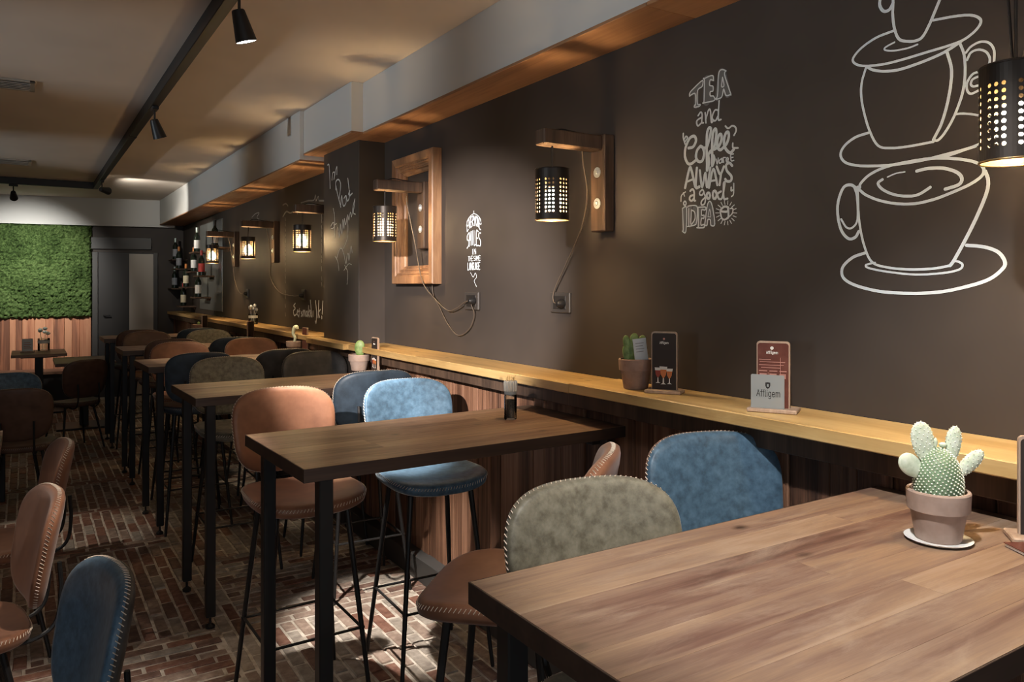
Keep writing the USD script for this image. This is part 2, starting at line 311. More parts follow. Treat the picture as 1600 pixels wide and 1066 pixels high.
CUPS=[[7,1212,2298,1263,2293,1308,2276,1334,2253,1327,2236,1299,2223,1245,2214,1185,2213,1119,2216,1065,2218,1028,2223,999,2238,986,2255,992,2269,1013,2281,1050,2289,1104,2295],[8,1294,2221,1272,2205,1236,2193,1193,2188,1135,2193,1088,2201,1061,2209,1033,2221],[5,1210,2266,1236,2259,1236,2251,1210,2243,1172,2240,1146,2243],[8,1214,2407,1214,2374,1215,2342,1210,2303,1197,2271,1172,2258,1148,2254,1131,2261,1112,2291,1088,2342,1078,2363],[9,1245,2417,1252,2394,1252,2377,1241,2360,1225,2359,1214,2374],[7,1294,2217,1306,2182,1309,2148,1303,2105,1285,2042,1258,1992,1219,1979,1168,1976,1104,1978],[8,1069,2203,1058,2160,1059,2118,1069,2066,1084,2019,1104,1983],[7,1037,2218,1026,2183,1024,2133,1031,2086,1050,2036,1073,1998,1092,1980,1104,1983],[6,1022,2189,1010,2201,988,2207,967,2199,955,2176,957,2140,967,2113,981,2093,993,2087,1010,2083,1019,2094,1019,2113,1006,2131,988,2134],[6,1019,2170,1010,2186,992,2189,974,2179,965,2160,969,2141,979,2130],[6,993,2122,1006,2118,1010,2107,1004,2100,993,2100],[6,1048,2039,1028,2037,995,2027,950,2006,933,1985,950,1966,995,1953,1035,1942,1080,1933],[8,1287,2032,1327,2026,1360,2008,1374,1984,1360,1960,1322,1945,1263,1936,1202,1932,1127,1934,1080,1939,1035,1944,999,1950],[8,1313,1881,1310,1893,1281,1915,1232,1930,1168,1935,1108,1935,1058,1928,1013,1916,988,1903,979,1889,985,1873,1013,1856,1058,1840,1104,1827,1152,1821,1202,1825,1254,1839,1294,1858,1313,1874],[9,1148,1907,1119,1910,1080,1906,1046,1892,1032,1875,1039,1859,1073,1851],[8,1245,1896,1258,1887,1245,1869,1214,1852,1176,1843,1144,1844,1112,1860],[4,1230,1901,1206,1908,1181,1909],[7,1320,1884,1318,1826,1313,1774,1299,1714,1276,1669,1232,1653,1168,1646,1104,1647,1061,1654],[9,976,1885,969,1862,972,1833,992,1782,1020,1724,1050,1669,1061,1654],[6,1267,1667,1294,1661,1285,1652,1232,1641,1152,1632,1080,1635,1039,1643,1030,1655,1039,1663,1050,1665],[9,1320,1877,1341,1892,1365,1886,1382,1845,1382,1801,1370,1761,1348,1738,1327,1741,1316,1757],[6,1331,1885,1322,1856,1320,1792,1336,1769,1355,1771,1372,1796],[9,1297,1695,1336,1683,1367,1656,1365,1626,1327,1604,1254,1587,1168,1582,1088,1586,1020,1600,967,1618,936,1643,931,1661,946,1684,978,1698,1020,1704]]
TEA=[[3,1974,2279,1973,2290,1957,2301,1913,2321,1914,2301,1935,2291,1936,2245,1924,2240,1927,2234,1950,2235,1950,2242,1944,2245,1947,2282,1966,2282,1974,2279],[3,1911,2242,1905,2248,1903,2321,1907,2325,1867,2328,1861,2309],[3,1861,2309,1876,2315,1879,2297,1864,2290,1864,2274,1876,2274,1876,2260,1861,2255,1859,2240,1911,2242],[3,1852,2244,1843,2256,1836,2333,1806,2330,1812,2318,1786,2250,1788,2245,1806,2247,1816,2270,1825,2245,1850,2242],[3,1821,2311,1825,2281,1814,2282,1821,2311],[4,1933,2202,1921,2212,1914,2202,1916,2176,1908,2172],[4,1916,2193,1936,2187,1940,2177,1933,2166,1917,2174],[4,1900,2206,1896,2170],[4,1897,2182,1885,2211,1876,2209,1871,2168,1861,2173],[4,1836,2234,1840,2174,1828,2169],[4,1840,2203,1855,2206,1867,2188,1864,2174,1852,2170,1840,2185],[7,1979,2095,1957,2096,1943,2115,1950,2132,1970,2131,1986,2113,1996,2091,1996,2064,1983,2041,1966,2037,1947,2045],[4,2005,2151,2005,2135,1996,2112],[4,1996,2121,1984,2132,1992,2139,1999,2131],[7,1922,2093,1938,2080,1943,2057,1931,2040,1913,2041,1905,2063,1910,2085,1922,2093],[7,1903,2084,1891,2086,1876,2125,1873,2145,1882,2150,1891,2132,1893,2082,1891,2027,1891,2004,1881,2030,1885,2058,1867,2069],[7,1879,2066,1858,2081,1849,2116,1849,2136,1856,2141,1865,2123,1868,2078,1867,2032,1867,2017,1858,2036,1861,2050],[7,1858,2072,1837,2080,1825,2101,1827,2117,1836,2118,1844,2099,1843,2077,1831,2066,1816,2073,1802,2084,1793,2105,1796,2120,1805,2120,1814,2101,1812,2076,1799,2057,1785,2050,1772,2059],[4,1776,2080,1776,2066,1768,2063,1754,2061],[4,1808,2143,1796,2133,1779,2139,1765,2132,1762,2119,1771,2106],[3,1849,2037,1845,2020,1840,2039],[3,1825,2036,1836,2030,1834,2021,1825,2024,1824,2036,1821,2022],[3,1816,2022,1818,2037,1808,2037],[3,1805,2026,1795,2029,1799,2035,1805,2031,1803,2021,1795,2023],[3,1786,2044,1783,2023,1772,2022],[3,1786,2044,1773,2044],[3,1785,2033,1775,2033],[7,1996,1955,1976,2018,1966,2017,1947,1954],[5,1983,1976,1963,1980],[7,1939,2018,1944,1953,1927,1951],[6,1925,2008,1914,1949,1899,1996,1891,1946,1876,2011],[6,1882,1943,1862,2005,1844,1948],[5,1871,1965,1855,1965],[6,1847,2011,1831,1983,1815,2007],[6,1828,1982,1834,1947],[6,1779,2005,1790,2016,1805,2011,1802,1992,1782,1970,1785,1955,1802,1956,1809,1964],[5,1971,1941,1960,1946,1952,1935,1952,1907,1947,1904],[5,1952,1925,1970,1922,1974,1911,1963,1905,1952,1914],[4,1913,1940,1925,1932,1925,1923,1913,1921,1907,1932,1913,1940],[4,1907,1932,1899,1911,1902,1890,1916,1886,1917,1899,1897,1913],[6,1877,1914,1879,1909,1881,1906,1885,1905,1889,1907,1892,1911,1893,1916,1892,1921,1889,1925,1885,1925,1881,1924,1879,1920,1877,1914],[6,1847,1915,1849,1908,1852,1903,1856,1902,1861,1904,1864,1910,1865,1917,1864,1923,1861,1928,1856,1929,1852,1927,1849,1922,1847,1915],[5,1828,1924,1843,1917,1837,1900,1822,1903,1811,1949,1816,1948,1815,1900,1799,1897],[3,1994,1940,2014,1929,2017,1908],[3,2005,1938,1999,1925],[3,1772,1945,1773,1910,1782,1902],[4,1783,1933,1783,1922,1776,1923],[3,2009,1882,1989,1882,1992,1799,2009,1800,2005,1807,2009,1882],[4,1991,1899,1992,1895,1994,1893,1997,1892,2000,1893,2003,1896,2004,1900,2003,1903,2000,1906,1997,1906,1994,1905,1992,1902,1991,1899],[3,1983,1884,1979,1888,1941,1885,1936,1861,1941,1826,1950,1818,1983,1815,1978,1822,1978,1878],[3,1965,1873,1950,1864,1947,1843,1957,1828,1968,1824,1965,1873],[3,1933,1879,1899,1877,1900,1867,1916,1869,1916,1850,1905,1849,1907,1838,1917,1839,1919,1816,1905,1817,1907,1806,1938,1808,1931,1814,1933,1879],[3,1902,1814,1888,1887,1870,1886,1856,1816,1873,1812,1876,1831,1888,1832,1891,1814,1902,1814],[2,1887,1843,1879,1868,1874,1842,1887,1843],[4,1828,1861,1831,1855,1825,1834,1814,1827,1799,1830],[5,1828,1863,1814,1871,1799,1868,1799,1854,1825,1856,1828,1863],[5,1796,1867,1795,1836,1802,1830],[3,1788,1862,1776,1861,1778,1846,1793,1834],[2,1773,1847,1759,1845],[2,1775,1837,1762,1832],[2,1781,1829,1770,1820],[2,1789,1823,1782,1812],[2,1799,1820,1797,1808],[2,1810,1821,1813,1809],[2,1821,1825,1828,1815],[2,1829,1832,1841,1825],[2,1835,1842,1849,1838],[2,1837,1852,1852,1853],[2,1835,1862,1849,1867],[2,1829,1870,1841,1879],[2,1821,1876,1828,1887],[2,1810,1878,1813,1891],[2,1799,1877,1797,1889],[2,1789,1873,1782,1883],[2,1781,1866,1770,1873],[2,1775,1857,1762,1860]]
TEA_FILL=[[7,1965,2288,1919,2309],[7,1942,2295,1942,2239],[11,1893,2319,1893,2245],[7,1894,2319,1870,2319],[6,1891,2286,1868,2283],[7,1894,2249,1864,2246],[10,1827,2329,1839,2248],[9,1821,2327,1798,2250],[8,1999,1878,2000,1805],[6,1972,1883,1973,1819],[6,1950,1878,1941,1852,1947,1827],[7,1925,1876,1928,1812],[6,1925,1874,1903,1872],[6,1925,1813,1908,1811],[7,1881,1882,1896,1819],[7,1876,1881,1864,1819]]
PILLAR_TEXT=[[4,5331,2468,5298,2455,5277,2296],[3,5237,2349,5224,2396,5185,2396,5198,2349,5159,2414,5134,2428,5141,2377],[4,5159,2300,5121,2235,5058,2143],[4,5159,2274,5159,2327,5108,2338,5066,2307,5071,2256,5096,2202],[4,5058,2164,5041,2218,5009,2147,4955,2168,4965,2211,4997,2197],[4,4955,2210,4931,2174,4901,2188,4893,2225],[4,4924,2323,4908,2272,4884,2211,4842,2215],[3,4884,2236,4912,2218,4879,2202],[3,5211,2147,5185,2083,5185,1942],[3,5264,2027,5211,2050,5198,2014,5258,2009],[3,5185,2030,5146,2037],[3,5121,2009,5088,1937,5071,2031,5041,1960,5021,2054,4997,1992,4989,2060,4965,2016,4936,2073],[3,4936,2073,4920,1996,4936,1921,5004,1860],[3,4924,2080,4901,2045,4877,2093,4854,2062,4830,2123,4792,2173,4819,2089,4785,2073],[3,5172,1810,5121,1774,5096,1712],[3,5146,1792,5083,1855,5033,1857,5004,1822],[3,4997,1821,4960,1756,4936,1811,4912,1818,4901,1776,4865,1867,4842,1824],[2,4984,1744,4924,1692,4941,1616],[2,4997,1710,4912,1751,4854,1745]]
EET=[[5,6712,1453,6761,1430,6712,1410,6769,1384,6741,1346,6670,1361],[5,6664,1370,6625,1387,6647,1395,6661,1365,6619,1342],[5,6592,1409,6608,1338],[4,6628,1383,6572,1389],[5,6518,1386,6545,1373,6510,1358,6545,1344],[5,6499,1346,6488,1395,6467,1388,6462,1351,6451,1396,6430,1389,6424,1350],[5,6377,1394,6409,1381,6403,1350,6377,1362,6372,1390,6362,1350],[5,6336,1439,6346,1347],[5,6305,1404,6341,1375,6305,1348],[5,6295,1372,6264,1389,6279,1401,6295,1376,6269,1352],[6,6289,1484,6249,1350],[5,6219,1398,6219,1355],[6,6157,1482,6130,1397,6140,1307,6164,1317],[6,6072,1484,6091,1351],[5,6036,1415,6081,1387,6048,1353],[7,5972,1481,5988,1385],[8,6000,1358,6000,1348]]
BORDER=[[3,7023,2226,7014,2199],[3,7023,2186,7014,2153],[3,7023,2127,7014,2107],[3,7023,2081,7014,2061],[3,7023,2042,7014,2002],[3,7023,1989,7014,1963],[3,7023,1950,7014,1923],[3,7023,1904,7014,1884],[3,7023,1865,7014,1845],[3,7023,1819,7014,1799],[3,7023,1766,7014,1740],[3,7023,1714,7014,1674],[3,7023,1661,7014,1635],[3,7023,1569,7014,1543],[3,7023,1530,7014,1491],[3,7023,1438,7014,1412],[3,7023,1359,7014,1333],[4,6006,2189,5999,2143],[4,6006,2132,5999,2114],[4,6006,2086,5999,2062],[4,6006,2045,5999,2028],[4,6006,2017,5999,1999],[4,6006,1976,5999,1959],[4,6006,1942,5999,1918],[4,6006,1907,5999,1872],[4,6006,1844,5999,1832],[4,6006,1815,5999,1797],[4,6006,1757,5999,1728],[4,6006,1677,5999,1654],[4,6006,1631,5999,1608],[4,7097,2351,7004,2355,6936,2330],[4,7097,2245,6982,2282,6847,2258,6633,2290,6654,2236],[3,6550,2320,6351,2320,6198,2311,6161,2349,6143,2300,6088,2330,6070,2293],[3,6550,2289,6351,2290,6161,2267],[4,6052,2292,5946,2282],[3,8242,2325,8093,2351,7948,2347,8034,2310,7948,2281],[3,8182,2224,8034,2221]]# ================================================================ the setting
XW, XP, XF = 2.0, 1.82, 1.87          # painted wall, pillar face, wainscot face
Z_SOF, Z_SOF2, Z_CEIL = 2.549, 2.504, 2.87
P0, P1 = 4.727, 5.414                 # the pillar's two corners along the wall
FA = math.radians(10)                 # the far wall is not quite square to the long wall
def far_pt(x, out=0.0):               # a point of the far wall at this x, "out" metres in front of it
    y = 12.45 + (1.62 - x) * math.tan(FA)
    return x - out * math.sin(FA), y - out * math.cos(FA)
FAR_RZ = -math.degrees(FA)

# --- floor: mortar bed and bricks of Dutch waal format
floor = thing('floor', kind='structure')
obj('mortar_bed', box(-4.2, 2.2, -3.0, 13.8, -0.06, -0.0035, 0.001), M_MORTAR, floor)
BL, BW, J = 0.200, 0.053, 0.010
def brick_mesh(cx, cy, lx, ly, seed):
    r = random.Random(seed); h = r.uniform(-0.0022, 0.0030); a = r.uniform(-0.022, 0.022); tx, ty = r.uniform(-.012, .012), r.uniform(-.012, .012)
    c, s = math.cos(a), math.sin(a); k = 0.0035; lx *= r.uniform(0.95, 1.0) * .5; ly *= r.uniform(0.93, 1.02) * .5
    lo = [(-lx, -ly), (lx, -ly), (lx, ly), (-lx, ly)]; hi = [(-lx + k, -ly + k), (lx - k, -ly + k), (lx - k, ly - k), (-lx + k, ly - k)]
    v = []
    for pts, z in ((lo, -0.03), (lo, -0.004), (hi, 0.0)):
        for x, y in pts: v.append((cx + c * x - s * y, cy + s * x + c * y, z + h + (tx * x + ty * y if z > -0.02 else 0)))
    f = [(8, 9, 10), (8, 10, 11)]
    for q in (0, 4):
        for i in range(4):
            j = (i + 1) % 4; f += [(q + i, q + j, q + 4 + j), (q + i, q + 4 + j, q + 4 + i)]
    return trimesh.Trimesh(np.array(v), np.array(f), process=False)
bricks = []
def lay_columns(x0, x1, y0, y1):      # bricks with their length along y, in columns
    n = max(1, round((x1 - x0) / (BW + J))); w = (x1 - x0) / n
    for i in range(n):
        off = (i * 0.37 % 1) * (BL + J)
        y = y0 - off
        while y < y1 - 0.02:
            a, b = max(y, y0), min(y + BL, y1 - J)
            if b - a > 0.035: bricks.append((x0 + (i + .5) * w, (a + b) / 2, w - J, b - a))
            y += BL + J
def lay_rows(x0, x1, y0, y1):         # bricks with their length along x, in running bond
    n = max(1, round((y1 - y0) / (BW + J))); w = (y1 - y0) / n
    for i in range(n):
        x = x0 - (i % 2) * (BL + J) / 2 - (i * 0.13 % 1) * 0.05
        while x < x1 - 0.02:
            a, b = max(x, x0), min(x + BL, x1 - J)
            if b - a > 0.035: bricks.append(((a + b) / 2, y0 + (i + .5) * w, b - a, w - J))
            x += BL + J
BX0, BX1 = 0.76, 0.885                # the border of two courses under the tables' outer legs
lay_columns(BX0, BX1, 1.4, 12.6)
for x0, x1 in ((-2.3, BX0), (BX1, XF - 0.02)):
    left = x0 < 0
    y = 2.0 if left else 1.4
    for k, (hh, kind) in enumerate([(1.62, 'r'), (.19, 'r'), (1.42, 'c'), (.126, 'r'), (.84, 'c'), (.063, 'r'), (.84, 'c'), (.126, 'r'), (.84, 'c'), (.063, 'r'), (.84, 'c'), (.126, 'r'), (1.26, 'c'), (.126, 'r'), (1.26, 'c'), (.126, 'r'), (1.26, 'c')] if left else
                                   [(1.15, 'c'), (.126, 'r'), (1.0, 'c'), (.126, 'r'), (.95, 'r'), (.63, 'c'), (.126, 'r'), (.84, 'c'), (.95, 'r'), (.84, 'c'), (.126, 'r'), (1.05, 'c'), (.126, 'r'), (1.05, 'c'), (.126, 'r'), (1.26, 'c')]):
        if y + hh > 12.5: hh = 12.5 - y
        if hh > 0.04: (lay_columns if kind == 'c' else lay_rows)(x0, x1, y, y + hh)
        y += hh
def seen(b):
    px, py = cam_px(b[0], b[1], 0); d = cam_depth(b[0], b[1])
    ok = -10 < px < 760 and py < 1085 and not (px > 690 and b[1] < 2.9)
    return (1.0 if ok else 1e-3) * b[2] * b[3] / d ** 3
order = sorted(range(len(bricks)), key=lambda i: -seen(bricks[i]))
brng = random.Random(3)
rest = {0: [], 1: [], 2: [], 3: []}
def brick_tone(b):
    w = [5, 4, 2, 1.2] if b[0] < BX0 else [1.2, 2, 4, 5]
    return brng.choices([0, 1, 2, 3], w)[0]
for k, i in enumerate(order):
    b = bricks[i]; m = brick_mesh(*b, i); t = brick_tone(b)
    if k < 290: obj('brick', m, M_BRICKS[t], floor)
    else: rest[t].append(m)
for t in rest:
    if rest[t]: obj('brick_paving', cat(*rest[t]), M_BRICKS[t], floor, kind='stuff')

# --- ceiling and its beams
obj('ceiling', box(-4.2, 2.2, -3.0, 13.8, Z_CEIL, Z_CEIL + .1), M_CEIL, kind='structure')
t = thing('trim_1', kind='structure')                                # the boxed beam over the wall, painted side and wooden underside
obj('beam_side', cat(box(1.776, 2.15, -3.0, 4.54, Z_SOF + .012, Z_CEIL, .002), box(1.70, 2.15, 4.54, 5.5, Z_SOF + .012, Z_CEIL, .002), box(1.67, 2.15, 5.5, 12.9, Z_SOF2 + .012, Z_CEIL, .002)), M_SOFFIT, t)
for i, (y0, y1) in enumerate([(-3.0, -0.2), (-0.2, 1.95), (1.95, 4.535)]):
    obj('wood_board', box(1.772, 2.08, y0 + .001, y1 - .001, Z_SOF, Z_SOF + .014, .002), M_TRIM, t)
obj('wood_board', box(1.696, 2.08, 4.536, 5.495, Z_SOF, Z_SOF + .014, .002), M_TRIM, t)
for i, (y0, y1) in enumerate([(5.496, 7.1), (7.1, 9.9), (9.9, 12.6)]):
    obj('wood_board', box(1.666, 2.08, y0 + .001, y1 - .001, Z_SOF2, Z_SOF2 + .014, .002), M_TRIM, t)
t = thing('trim_2', kind='structure')                                # white band over the far wall
a, b = far_pt(1.9, .06), far_pt(-4.2, .06)
m = box(0, 6.2, -.06, 0.10, Z_SOF2 - .03, Z_CEIL, .002); m = rot(m, 180 + FAR_RZ, [0, 0, 1]); move(m, a[0], a[1] + .06, 0)
obj('band', m, M_SOFFIT, t)

# --- right wall: painted upper wall, pillar, wainscot of single boards, chalk work
wall = thing('wall_right', kind='structure')
obj('painted_surface', box(XW, 2.15, -3.0, 13.0, 0, Z_CEIL, .001), M_WALL, wall)
obj('pillar', box(XP, XW + .05, P0, P1, 1.0, Z_SOF + .01, .004), M_WALL, wall)
y, k = 0.3, 0
prng = random.Random(11)
while y < 12.4:
    w = prng.choice([.085, .1, .12, .135, .16]); y1 = min(y + w, 12.4); d = prng.uniform(-.005, .005)
    if not (P0 - .02 < y < P1 and False):
        obj('plank', box(XF + d, XW + .01, y + .0015, y1 - .0015, .125, 1.131, .003), M_WAINS, wall)
    y = y1; k += 1
obj('batten', box(1.80, XW + .01, 0.1, 12.4, 1.131, 1.192, .003), M_OLDWOOD, wall)
obj('baseboard', box(1.80, XW + .01, 0.1, 12.4, 0, .128, .004), M_DOORGREY, wall)
obj('chalk_drawing', strokes_on_wall(CUPS, XW, 0.00095), M_CHALK, wall, label='white line drawing of stacked coffee cups and saucers')
obj('chalk_lettering', strokes_on_wall(TEA, XW, 0.00150), M_CHALK_S, wall, label='chalk lettering TEA and Coffee are ALWAYS a good iDEA')
obj('chalk_shading', strokes_on_wall(TEA_FILL, XW - .0001, 0.0030, .0003), M_CHALK_D, wall, label='grey chalk filling of the letters TEA and iDEA')
obj('chalk_lettering', strokes_on_wall(PILLAR_TEXT, XP, 0.0024), M_CHALK_S, wall, label='thin chalk handwriting on the pillar')
obj('chalk_lettering', strokes_on_wall(EET, XW, 0.0026), M_CHALK, wall, label='chalk lettering Eet smakelijk!')
obj('chalk_border', strokes_on_wall(BORDER, XW, 0.0035), M_CHALK_M, wall, label='dashed chalk border with scrolls around the lamp')
# small quote, in narrow single-stroke capitals
GL = {'E': ['10 00 01 11', '00.5 .8,.5'], 'V': ['01 .5,0 11'], 'R': ['00 01 .9,.9 .9,.6 0,.5 10'], 'Y': ['01 .5,.5 11', '.5,.5 .5,0'], 'O': ['.5,0 0,.3 0,.7 .5,1 1,.7 1,.3 .5,0'], 'N': ['00 01 10 11'], 'S': ['11 .1,.9 .1,.6 .9,.45 .9,.1 00'],
      'M': ['00 01 .5,.4 11 10'], 'I': ['.5,0 .5,1'], 'L': ['01 00 10'], 'T': ['.5,0 .5,1', '01 11'], 'H': ['00 01', '10 11', '0,.5 1,.5'], 'A': ['00 .5,1 10', '.2,.4 .8,.4'], 'G': ['1,.9 .3,1 0,.5 .3,0 1,.1 1,.45 .6,.45'], 'U': ['01 0,.2 .5,0 1,.2 11']}
def glyph(c):
    for s in GL[c]:
        pts = []
        for w in s.split():
            if ',' in w: pts.append(tuple(map(float, w.split(','))))
            elif '.' in w: pts.append((0.0, .5))
            else: pts.append((float(w[0]), float(w[1])))
        yield pts
def chalk_word(word, yc, z0, width, height, wt, arch=0.0):
    out, n = [], len(word); cw = width / n
    for i, c in enumerate(word):
        for pts in glyph(c):
            row = [wt]
            for x, z in pts:
                yy = -width / 2 + (i + .12 + x * .76) * cw; row += [(yc - yy) * 1000, (z0 + z * height + arch * (1 - (2 * yy / width) ** 2)) * 1000]
            out.append(row)
    return out
q = chalk_word('EVERYONE', 3.535, 1.895, .150, .050, 6, .028) + chalk_word('SMILES', 3.535, 1.805, .150, .072, 7, .018) + chalk_word('IN', 3.535, 1.772, .05, .026, 5)
q += chalk_word('THE', 3.57, 1.737, .055, .024, 4) + chalk_word('SAME', 3.50, 1.737, .075, .024, 4) + chalk_word('LANGUAGE', 3.535, 1.690, .135, .036, 5)
q += [[4, 3615, 1925, 3595, 1962, 3535, 1985, 3475, 1962, 3455, 1925], [4, 3535, 1985, 3535, 2000], [3, 3570, 1675, 3540, 1650, 3520, 1672, 3505, 1650, 3530, 1630, 3505, 1600]]
obj('chalk_lettering', strokes_on_wall(q, XW, 0.001), M_CHALK, wall, label='small chalk quote in narrow capitals')

# --- far wall with planks, door, pale panel; left and back walls (out of view)
fw = thing('wall_far', kind='structure')
def far_box(x0, x1, out0, out1, z0, z1, b=.003):
    """a box on the far wall between two x positions, out0..out1 metres in front of the wall's face"""
    L = (x1 - x0) / math.cos(FA); m = box(0, L, -out1, -out0, z0, z1, b); rot(m, FAR_RZ, [0, 0, 1])
    p = far_pt(x0); return move(m, p[0], p[1], 0)
obj('painted_surface', far_box(-4.3, 2.3, -.15, 0, 0, Z_CEIL, .001), M_WALL, fw)
x = -2.0; prng = random.Random(21)
while x < .80:
    w = prng.choice([.075, .095, .11, .13, .15]); x1 = min(x + w, .80)
    if x1 - x > .03: obj('plank', far_box(x + .001, x1 - .001, 0, .028 + prng.uniform(0, .008), .42, 1.24, .003), M_REDWOOD, fw)
    x = x1
d = thing('door_1', kind='structure')
obj('door_frame', cat(far_box(.815, .885, 0, .035, 0, 2.10), far_box(1.60, 1.66, 0, .035, 0, 2.10), far_box(.80, 1.575, 0, .04, 2.145, 2.315)), M_DOORGREY, d)
obj('door_leaf', far_box(.885, 1.60, 0, .018, 0, 2.10), M_DOORDARK, d)
obj('wall_panel', far_box(1.285, 1.612, .02, .032, 0.02, 2.08, .004), M_PANEL, d, label='pale grey-beige panel of the door')
obj('door_handle', cat(far_box(.955, 1.045, .05, .066, 1.172, 1.19, .006), far_box(.955, .972, .018, .06, 1.168, 1.194, .004)), M_IRON, d)
obj('wall_left', box(-4.3, -4.15, -3.0, 13.9, 0, Z_CEIL, .001), M_PANEL, kind='structure')
obj('wall_back', cat(box(-4.2, -3.1, -3.1, -3.0, 0, Z_CEIL, .001), box(1.3, 2.2, -3.1, -3.0, 0, Z_CEIL, .001), box(-3.1, 1.3, -3.1, -3.0, 0, .6, .001), box(-3.1, 1.3, -3.1, -3.0, 2.5, Z_CEIL, .001)), M_PANEL, kind='structure')

# --- moss picture: a thick relief of cushions
def moss():
    L, z0, z1, n, mz = 2.75, 1.155, 2.475, 330, 160
    u, w = np.meshgrid(np.linspace(0, L, n), np.linspace(z0, z1, mz), indexing='ij')
    p = np.stack([u * 7, w * 7, u * 0], -1); q = np.stack([u * 23, w * 23, u * 0 + 3], -1); r = np.stack([u * 60, w * 60, u * 0 + 9], -1)
    h = .025 + .030 * meshkit.fbm(p, 3, 2) + .042 * np.abs(meshkit.noise(q, 4) - .5) * 2 + .030 * meshkit.noise(r, 8)
    edge = np.minimum(np.minimum(u, L - u), np.minimum(w - z0, z1 - w)); k = np.clip(edge / .03, 0, 1); h = h * (0.15 + .85 * np.sqrt(k))
    jag = .022 * (meshkit.noise(np.stack([u * 30, w * 30, u * 0 + 5], -1), 1) - .5) * np.where(edge < .02, 1, 0)
    a = u + jag * np.where((u < .02) | (u > L - .02), 1, 0); b = w + jag * 1.3 * np.where((w < z0 + .02) | (w > z1 - .02), 1, 0)
    v = np.stack([a, -h, b], -1).reshape(-1, 3); i, j = np.meshgrid(np.arange(n - 1), np.arange(mz - 1), indexing='ij')
    qd = np.stack([i * mz + j, (i + 1) * mz + j, (i + 1) * mz + j + 1, i * mz + j + 1], -1).reshape(-1, 4)
    f = np.vstack([qd[:, [0, 1, 2]], qd[:, [0, 2, 3]]])
    return trimesh.Trimesh(v, f, process=False)
mp = far_pt(.81 - 2.75 * math.cos(FA), .012)
mt = thing('moss_panel', 'large green preserved moss panel on the far wall above orange planks', 'moss wall', (mp[0], mp[1], 0), FAR_RZ)
obj('moss', moss(), M_MOSS, mt, smooth=True)
obj('backing_board', box(.03, 2.72, -.012, .011, 1.18, 2.45), M_DOORDARK, mt)

# --- ledge along the wall, laid in boards; a narrower front board runs past the pillar
ledge = thing('wall_ledge', 'long yellow pine ledge running along the dark wall above the wainscot', 'ledge')
for x0, x1, y0, y1, dz in [(1.75, XW, .02, 2.36, 0), (1.75, XW, 2.363, P0 - .001, -.002), (1.715, XP, P0 + .001, 5.50, 0), (1.765, XW, P1 + .09, 8.2, .004), (1.765, XW, 8.203, 12.3, .004)]:
    obj('board', box(x0, x1, y0, y1, 1.194 + dz, 1.232 + dz, .003), M_LEDGE, ledge)

# ================================================================ track lights, vents
TX, TZ = .722, 2.808
track = thing('lighting_track', 'black lighting track hanging under the ceiling in an L', 'lighting track')
obj('rail', cat(box(TX - .026, TX + .026, -2.4, 10.66, TZ - .018, Z_CEIL + .001, .003)), M_IRON, track)
obj('rail', cat(box(-3.4, TX + .026, 10.61, 10.66, TZ - .018, Z_CEIL + .001, .003)), M_IRON, track)
for i, (x, y) in enumerate([(TX, 3.0), (TX, 6.8), (-1.5, 10.635)]): obj('rail_joint', box(x - .0275, x + .0275, y - .04, y + .04, TZ - .0195, TZ - .004, .002), M_IRON, track)
def spot_head(label, x, y, target, power, color=(1, .88, .72), angle=34, cardinal=0, soft=.6):
    t = thing('track_spotlight', label, 'spotlight', group=None)
    top = np.array([x, y, TZ - .016]); piv = top + [0, 0, -.105]
    obj('adapter', box(x - .019, x + .019, y - .045, y + .045, TZ - .042, TZ - .017, .004) if not cardinal else box(x - .045, x + .045, y - .019, y + .019, TZ - .042, TZ - .017, .004), M_IRON, t)
    obj('stem', tube([top + [0, 0, -.02], piv], .006, 8), M_IRON, t)
    dv = np.array(target, float) - piv; dv /= np.linalg.norm(dv)
    prof = [(0, -.035), (.022, -.035), (.026, -.030), (.042, .085), (.0425, .090), (.040, .090), (.036, .075), (0, .070)]
    def orient(m):
        z = dv; xx = np.cross([.31, .77, .2], z); xx /= np.linalg.norm(xx); yy = np.cross(z, xx)
        T = np.eye(4); T[:3, 0], T[:3, 1], T[:3, 2], T[:3, 3] = xx, yy, z, piv + z * .015; m.apply_transform(T); return m
    obj('lamp_head', orient(lathe(prof, 24)), M_IRON, t, smooth=35)
    obj('lens', orient(lathe([(0, .0765), (.0385, .0775), (.0385, .0890), (0, .0905)], 24)), M_LENS, t)
    if power: spot(str(t.GetPath()) + '/beam', piv + dv * .125, target, power, color, angle, soft)
    return t
spot_head('black track spotlight nearest the camera, its white lens showing', TX, 3.18, (1.54, 3.42, 0.0), 84, (1, .94, .86), 14)
spot_head('black track spotlight above the third bar table, lens turned away', TX, 5.56, (1.30, 5.85, 1.08), 10, (1, .84, .62), 24)
spot_head('black track spotlight at the far corner of the track', TX, 9.72, (1.62, 10.7, 2.62), 7, (1, .95, .85), 40)
spot_head('black track spotlight on the cross rail above the moss panel', -.12, 10.64, (-.02, 12.7, 1.62), 54, (1, .97, .90), 35.5, 1, 1.0)
spot_head('black track spotlight over the nearest bar table', TX, .62, (1.46, .86, 1.1), 23, (1, .97, .93), 34)
spot_head('added black track spotlight behind the camera over the aisle', TX, -2.2, (1.12, 2.5, .97), 12, (1, .89, .76), 9)  # added out of view, to light the second table and its seats
spot_head('added black track spotlight over the aisle beside the second bar table', TX, 2.15, (-.02, 3.0, 0.0), 26, (1, .90, .79), 17)  # added out of view, to brighten the aisle floor
